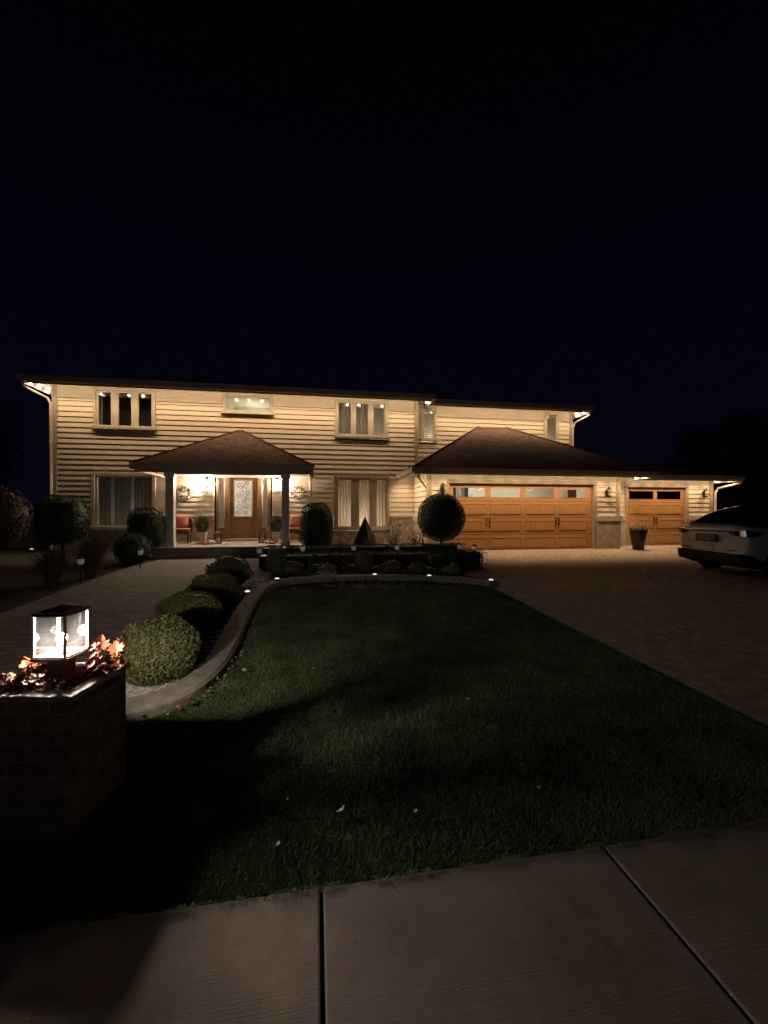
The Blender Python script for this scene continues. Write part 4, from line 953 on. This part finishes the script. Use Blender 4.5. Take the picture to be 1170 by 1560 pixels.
def blantern(px, Y, lb):
    X = WX(px, Y); t = thing('floor_lantern', lb, 'lantern', (X, Y, .60), group='black candle lanterns flanking the door'); b = MB(); q = .085
    for sx in (-1, 1):
        for sy in (-1, 1): b.cbox(sx*q, sy*q, .0, .016, .016, .30)
    b.cbox(0, 0, 0, .20, .20, .02).cbox(0, 0, .30, .20, .20, .015); b.add([(-.095, -.095, .315), (.095, -.095, .315), (.095, .095, .315), (-.095, .095, .315), (0, 0, .40)], [(0, 1, 4), (1, 2, 4), (2, 3, 4), (3, 0, 4), (3, 2, 1, 0)])
    b.tube([(.03*math.cos(a), 0, .42+.03*math.sin(a)) for a in [i*.7854 for i in range(9)]], .004, 5, False); b.build('lantern_frame', black, t)
    MB().lathe([(.04, .02), (.04, .17), (.01, .175)], n=14).build('candle', cream, t, smooth=False)
blantern(332, 12.95, 'black candle lantern on the porch left of the door'); blantern(399.5, 12.95, 'black candle lantern on the porch right of the door')
def pumpkin(px, Y, r_, sq, m_, lb):
    X = WX(px, Y); t = thing('pumpkin', lb, 'pumpkin', (X, Y, .60), group='pumpkins on the porch floor'); prof = [(r_*math.sin(math.pi*i/10)*.98+.004, r_*sq*(1-math.cos(math.pi*i/10))) for i in range(11)]
    MB().lathe(prof, n=32, rib=.05).build('pumpkin_body', m_, t, smooth=True); MB().tube([(0, 0, r_*sq*1.9), (.01, 0, r_*sq*2+.03)], [.014, .008], 6).build('stem', bark, t)
pumpkin(321, 12.6, .12, .55, pumpw, 'white flattened pumpkin between the cream pot and the left lantern'); pumpkin(312, 12.55, .10, .35, pumpr, 'dark red flat pumpkin below the left cream pot'); pumpkin(303, 12.6, .06, .9, M('gourd', (.6, .5, .22), .6), 'small yellow gourd left of the red pumpkin')
pumpkin(407, 12.6, .09, .55, pumpw, 'white flattened pumpkin beside the right lantern'); pumpkin(415, 12.55, .11, .35, pumpr, 'dark red flat pumpkin below the right cream pot')
# urn planter by the garage
X = WX(967, 11.9)
t = thing('tall_urn', 'tall black glazed urn planter by the stone pier between the garage doors', 'planter', (X, 11.75, g(11.75)+.004))
MB().lathe([(.15, 0), (.16, .01), (.21, .30), (.255, .58), (.262, .64), (.24, .665), (.235, .62)], n=28).build('pot', glaze, t, smooth=True)
p, nr = shape_pts('ball', 1300, (0, 0, .68), (.27, .27, .11), 3, .15, .5); np_mesh('foliage', leaves(p, nr, .07, 1, .3), 4, palef, t)
MB().ball((0, -.02, .67), .15, 16, .7).build('moss_ball', M('moss', (.12, .12, .06), .9, .3, 30), t)

# ---------- car ----------
def car():
    # local: x forward, y left (far side), z up; origin under the rear bumper centre
    cx, cy = 7.07, 8.95; X = cx*CY+cy*SY; Y = -cx*SY+cy*CY
    t = thing('parked_car', 'white fastback car parked sideways at the right edge of the driveway', 'car', (X, Y, g(Y)+.004), -YAW+R(2))
    W2 = .96
    st = [(0.00, .82, .50, .93), (.035, .88, .44, 1.00), (.10, .92, .40, 1.075), (.24, .95, .36, 1.10), (.55, .96, .30, 1.06), (1.3, .965, .28, 1.02), (2.4, .96, .28, 1.0), (3.3, .96, .28, 1.0), (3.9, .95, .30, .97), (4.45, .88, .34, .84), (4.72, .66, .40, .66)]
    v = []; 
    for x, w, zb, zt in st:
        hh = zt-zb
        ring = [(0, zb), (w*.8, zb), (w*.97, zb+.06*hh), (w, zb+.35*hh), (w*.985, zb+.7*hh), (w*.93, zb+.93*hh), (w*.78, zt), (0, zt+.015)]
        full = [(x+(0.10*(abs(y_)/w)**3 if x < .3 else 0), y_, z_) for y_, z_ in ring]+[(x+(0.10*(abs(y_)/w)**3 if x < .3 else 0), -y_, z_) for y_, z_ in ring[-2:0:-1]]
        v += full
    m_ = 14; f_ = [(i*m_+k, (i+1)*m_+k, (i+1)*m_+(k+1) % m_, i*m_+(k+1) % m_) for i in range(len(st)-1) for k in range(m_)]
    f_ += [tuple(range(m_)), tuple(range((len(st)-1)*m_+m_-1, (len(st)-1)*m_-1, -1))]
    b = MB(); b.add(v, f_); body = b.build('body', carw, t, smooth=True, sub=2)
    gst = [(.16, .74, 1.05, 1.085), (.22, .76, 1.04, 1.14), (.55, .80, 1.0, 1.36), (.95, .82, .98, 1.50), (1.5, .83, .97, 1.58), (2.1, .83, .97, 1.60), (2.8, .82, .97, 1.54), (3.4, .80, .97, 1.25), (3.75, .78, .96, 1.0)]
    v = []
    for x, w, zb, zt in gst:
        hh = zt-zb; ring = [(0, zb), (w, zb), (w*.96, zb+.35*hh), (w*.86, zb+.8*hh), (w*.74, zb+.96*hh), (0, zt)]
        v += [(x, y_, z_) for y_, z_ in ring]+[(x, -y_, z_) for y_, z_ in ring[-2:0:-1]]
    m_ = 10; f_ = [(i*m_+k, (i+1)*m_+k, (i+1)*m_+(k+1) % m_, i*m_+(k+1) % m_) for i in range(len(gst)-1) for k in range(m_)]
    f_ += [tuple(range(m_)), tuple(range((len(gst)-1)*m_+m_-1, (len(gst)-1)*m_-1, -1))]
    b = MB(); b.add(v, f_); b.build('window_glass', carg, t, smooth=True, sub=2)
    # lower cladding / diffuser
    b = MB(); b.add([(.0, -.80, .30), (.0, .80, .30), (.0, .84, .50), (.0, -.84, .50), (.30, -.90, .22), (.30, .90, .22), (.30, .90, .50), (.30, -.90, .50)], [(0, 3, 2, 1), (4, 5, 6, 7), (0, 1, 5, 4), (3, 7, 6, 2), (1, 2, 6, 5), (0, 4, 7, 3)]); b.build('rear_diffuser', rubber, t, bevel=.03)
    # underbody
    MB().box(.3, 4.4, -.8, .8, .20, .34).build('underbody', rubber, t)
    # tail lamps wrap the corners; dark strip between
    for s_ in (1, -1):
        b = MB(); pts = [(-.005, .60), (.0, .70), (.035, .80), (.095, .875), (.20, .93), (.34, .962)]
        v = [(x-.006, s_*(y_+.004), z_) for (x, y_), h_ in zip(pts, (.02, .05, .07, .08, .075, .03)) for z_ in (.93-h_, .93+h_*.7)]+[(x+.06, s_*(y_-.05), z_) for (x, y_), h_ in zip(pts, (.02, .05, .07, .08, .075, .03)) for z_ in (.93-h_, .93+h_*.7)]
        n_ = len(pts); f_ = []
        for i in range(n_-1): f_ += [(2*i, 2*i+2, 2*i+3, 2*i+1), (2*i+1, 2*i+3, 2*n_+2*i+3, 2*n_+2*i+1), (2*i, 2*n_+2*i, 2*n_+2*i+2, 2*i+2)]
        b.add(v, f_); b.build('tail_light', tail, t)
    MB().tube([(.0+.10*(abs(y_)/.9)**3-.006, y_, .955) for y_ in [-.66+i*.11 for i in range(13)]], .014, 6).build('trim_strip', black, t)
    MB().box(-.012, .02, -.27, .27, .72, .88).build('plate_recess', black, t, bevel=.01); MB().box(-.018, -.010, -.17, .17, .745, .855).build('number_plate', M('plate', (.10, .10, .11), .5), t, bevel=.003)
    b = MB().box(-.004, .012, -.03, .03, 1.035, 1.048).box(-.004, .012, -.007, .007, .985, 1.035); b.build('emblem', chrome, t)
    MB().box(.04, .10, -.72, .72, 1.083, 1.11).build('spoiler_lip', black, t, bevel=.01)
    for s_ in (-1, 1): MB().box(-.012, .03, s_*.60-.11, s_*.60+.11, .56, .585).build('reflector', tail, t, bevel=.004)
    for x in (.88, 3.78):
        for s_ in (1, -1):
            w_ = MB(); prof = [(.34, -.10), (.36, -.06), (.36, .06), (.34, .10), (.24, .105), (.24, -.105)]; n_ = 28; v = []; 
            for r_, a_ in prof:
                for k in range(n_): v.append((x+r_*math.cos(2*math.pi*k/n_), s_*.85+a_, .36+r_*math.sin(2*math.pi*k/n_)))
            w_.add(v, [(i*n_+k, ((i+1) % 6)*n_+k, ((i+1) % 6)*n_+(k+1) % n_, i*n_+(k+1) % n_) for i in range(6) for k in range(n_)]); wh = w_.build('wheel', rubber, t)
            rm_ = MB()
            for k in range(5):
                a = 2*math.pi*k/5; rm_.tube([(x, s_*.93, .36), (x+.24*math.cos(a), s_*.93, .36+.24*math.sin(a))], .028, 6)
            rm_.tube([(x, s_*.87, .36), (x, s_*.95, .36)], .05, 10); rm_.build('rim', chrome, wh)
            ar = MB(); ar.tube([(x+.40*math.cos(a), s_*.925, .36+.40*math.sin(a)) for a in [math.pi*i/12 for i in range(13)]], .045, 6); ar.build('wheel_arch', rubber, t)
    return t
car()

# ---------- neighbours, fence, trees ----------
t = thing('neighbour_house', 'dark brown neighbouring house behind the parked car', 'house', (22.5, 19, .3), world=True)
MB().box(17.2, 28, 17, 24, .25, 3.0).build('wall', neigh, t)
b = MB(); b.add([(16.6, 16.4, 3.0), (28.6, 16.4, 3.0), (28.6, 24.6, 3.0), (16.6, 24.6, 3.0), (20, 20.5, 4.5), (25, 20.5, 4.5)], [(0, 1, 5, 4), (1, 2, 5), (2, 3, 4, 5), (3, 0, 4), (3, 2, 1, 0)]); b.build('roof', shingle, t)
b = MB().box(19.5, 21.0, 16.94, 17, 1.2, 2.3); w_ = b.build('window', darkm, t, bevel=.01); MB().box(19.6, 20.9, 16.92, 16.938, 1.3, 2.2).build('pane', black, w_)
t = thing('side_fence', 'pale topped fence behind the left bed in the dark', 'fence', (-11.5, 15.5, .33), world=True)
MB().box(-16, -8.3, 15.48, 15.53, .35, 1.10).build('fence_panel', M('fence_wood', (.10, .08, .07), .8, .2, 10), t); MB().box(-16, -8.3, 15.45, 15.56, 1.10, 1.15).build('top_rail', white, t)
for x in (-15.9, -13.4, -10.9, -8.4): MB().box(x-.05, x+.05, 15.42, 15.475, .33, 1.22).build('post', white, t)
def tree(lb, x, y, h, r_, n_):
    t = thing('tree', lb, 'tree', (x, y, .33), group='dark trees around the plot')
    b = MB().tube([(0, 0, -.1), (.1, .05, h*.3), (0, .1, h*.62)], [.22, .16, .08], 10)
    blobs = []
    for k in range(9):
        a = k*2.4; tip = (math.cos(a)*r_*.6, math.sin(a)*r_*.6, h*(.55+.04*k)); b.tube([(.05, .05, h*(.28+.03*k)), (tip[0]*.5, tip[1]*.5, tip[2]*.85), tip], [.07, .05, .02], 6); blobs.append((tip, r_*random.uniform(.4, .6)))
    b.build('trunk', bark, t, smooth=True)
    P_ = np.concatenate([np.array(c_)+sphere_dirs(n_//9)*(rr*rng.random((n_//9, 1))**.4)*(1, 1, .8) for c_, rr in blobs])
    np_mesh('crown', leaves(P_, np.tile((0, 0, .5), (len(P_), 1)), .22, 1.2), 4, treel, t)
tree('dark tree behind the neighbouring house at the right', 34, 29, 9.5, 4.0, 9000)
tree('dark tree beyond the fence at the far left', -19, 24, 7, 3.2, 7000)

sl = bpy.data.lights.new('added_fill_sun', 'SUN'); sl.energy = .022; sl.angle = R(10); sl.color = (.95, .9, 1)  # weak sun lamp added as fill for the gutters and car rear
so_ = bpy.data.objects.new('added_fill_sun', sl); COL.objects.link(so_); so_.rotation_euler = Vector((.75, .8, -.42)).to_track_quat('-Z', 'Y').to_euler()
# ---------- world, camera, render settings ----------
w = bpy.data.worlds.new('World'); S.world = w; w.use_nodes = True; nt = w.node_tree; bg = nt.nodes['Background']
tc = nt.nodes.new('ShaderNodeTexCoord'); sp_ = nt.nodes.new('ShaderNodeSeparateXYZ'); nt.links.new(tc.outputs['Generated'], sp_.inputs[0])
rp = nt.nodes.new('ShaderNodeValToRGB'); nt.links.new(sp_.outputs[2], rp.inputs[0])
rp.color_ramp.elements[0].position = 0.0; rp.color_ramp.elements[0].color = (.0012, .0011, .0050, 1)
rp.color_ramp.elements[1].position = .75; rp.color_ramp.elements[1].color = (.00045, .0004, .0011, 1)
e = rp.color_ramp.elements.new(.35); e.color = (.0010, .0010, .0045, 1)
nt.links.new(rp.outputs[0], bg.inputs[0]); bg.inputs[1].default_value = 1.0
cam = bpy.data.cameras.new('camera'); co = bpy.data.objects.new('camera', cam); COL.objects.link(co); S.camera = co
cam.sensor_fit = 'VERTICAL'; cam.sensor_height = 36; cam.sensor_width = 27; cam.lens = F/1560*36; cam.clip_end = 500; cam.clip_start = .05
co.location = (0, 0, CH); co.rotation_euler = (R(90), 0, -YAW)
S.view_settings.view_transform = 'Standard'; S.view_settings.look = 'None'; S.view_settings.exposure = 0; S.view_settings.gamma = 1
S.render.engine = 'CYCLES'; S.cycles.use_denoising = True; S.cycles.denoiser = 'OPENIMAGEDENOISE'; S.cycles.denoising_input_passes = 'RGB_ALBEDO_NORMAL'; S.cycles.denoising_prefilter = 'ACCURATE'; S.cycles.use_light_tree = True; S.cycles.max_bounces = 6; S.cycles.transparent_max_bounces = 12
S.cycles.sample_clamp_indirect = 25.0; S.cycles.caustics_reflective = False; S.cycles.caustics_refractive = False
print('bulbs', ncount)
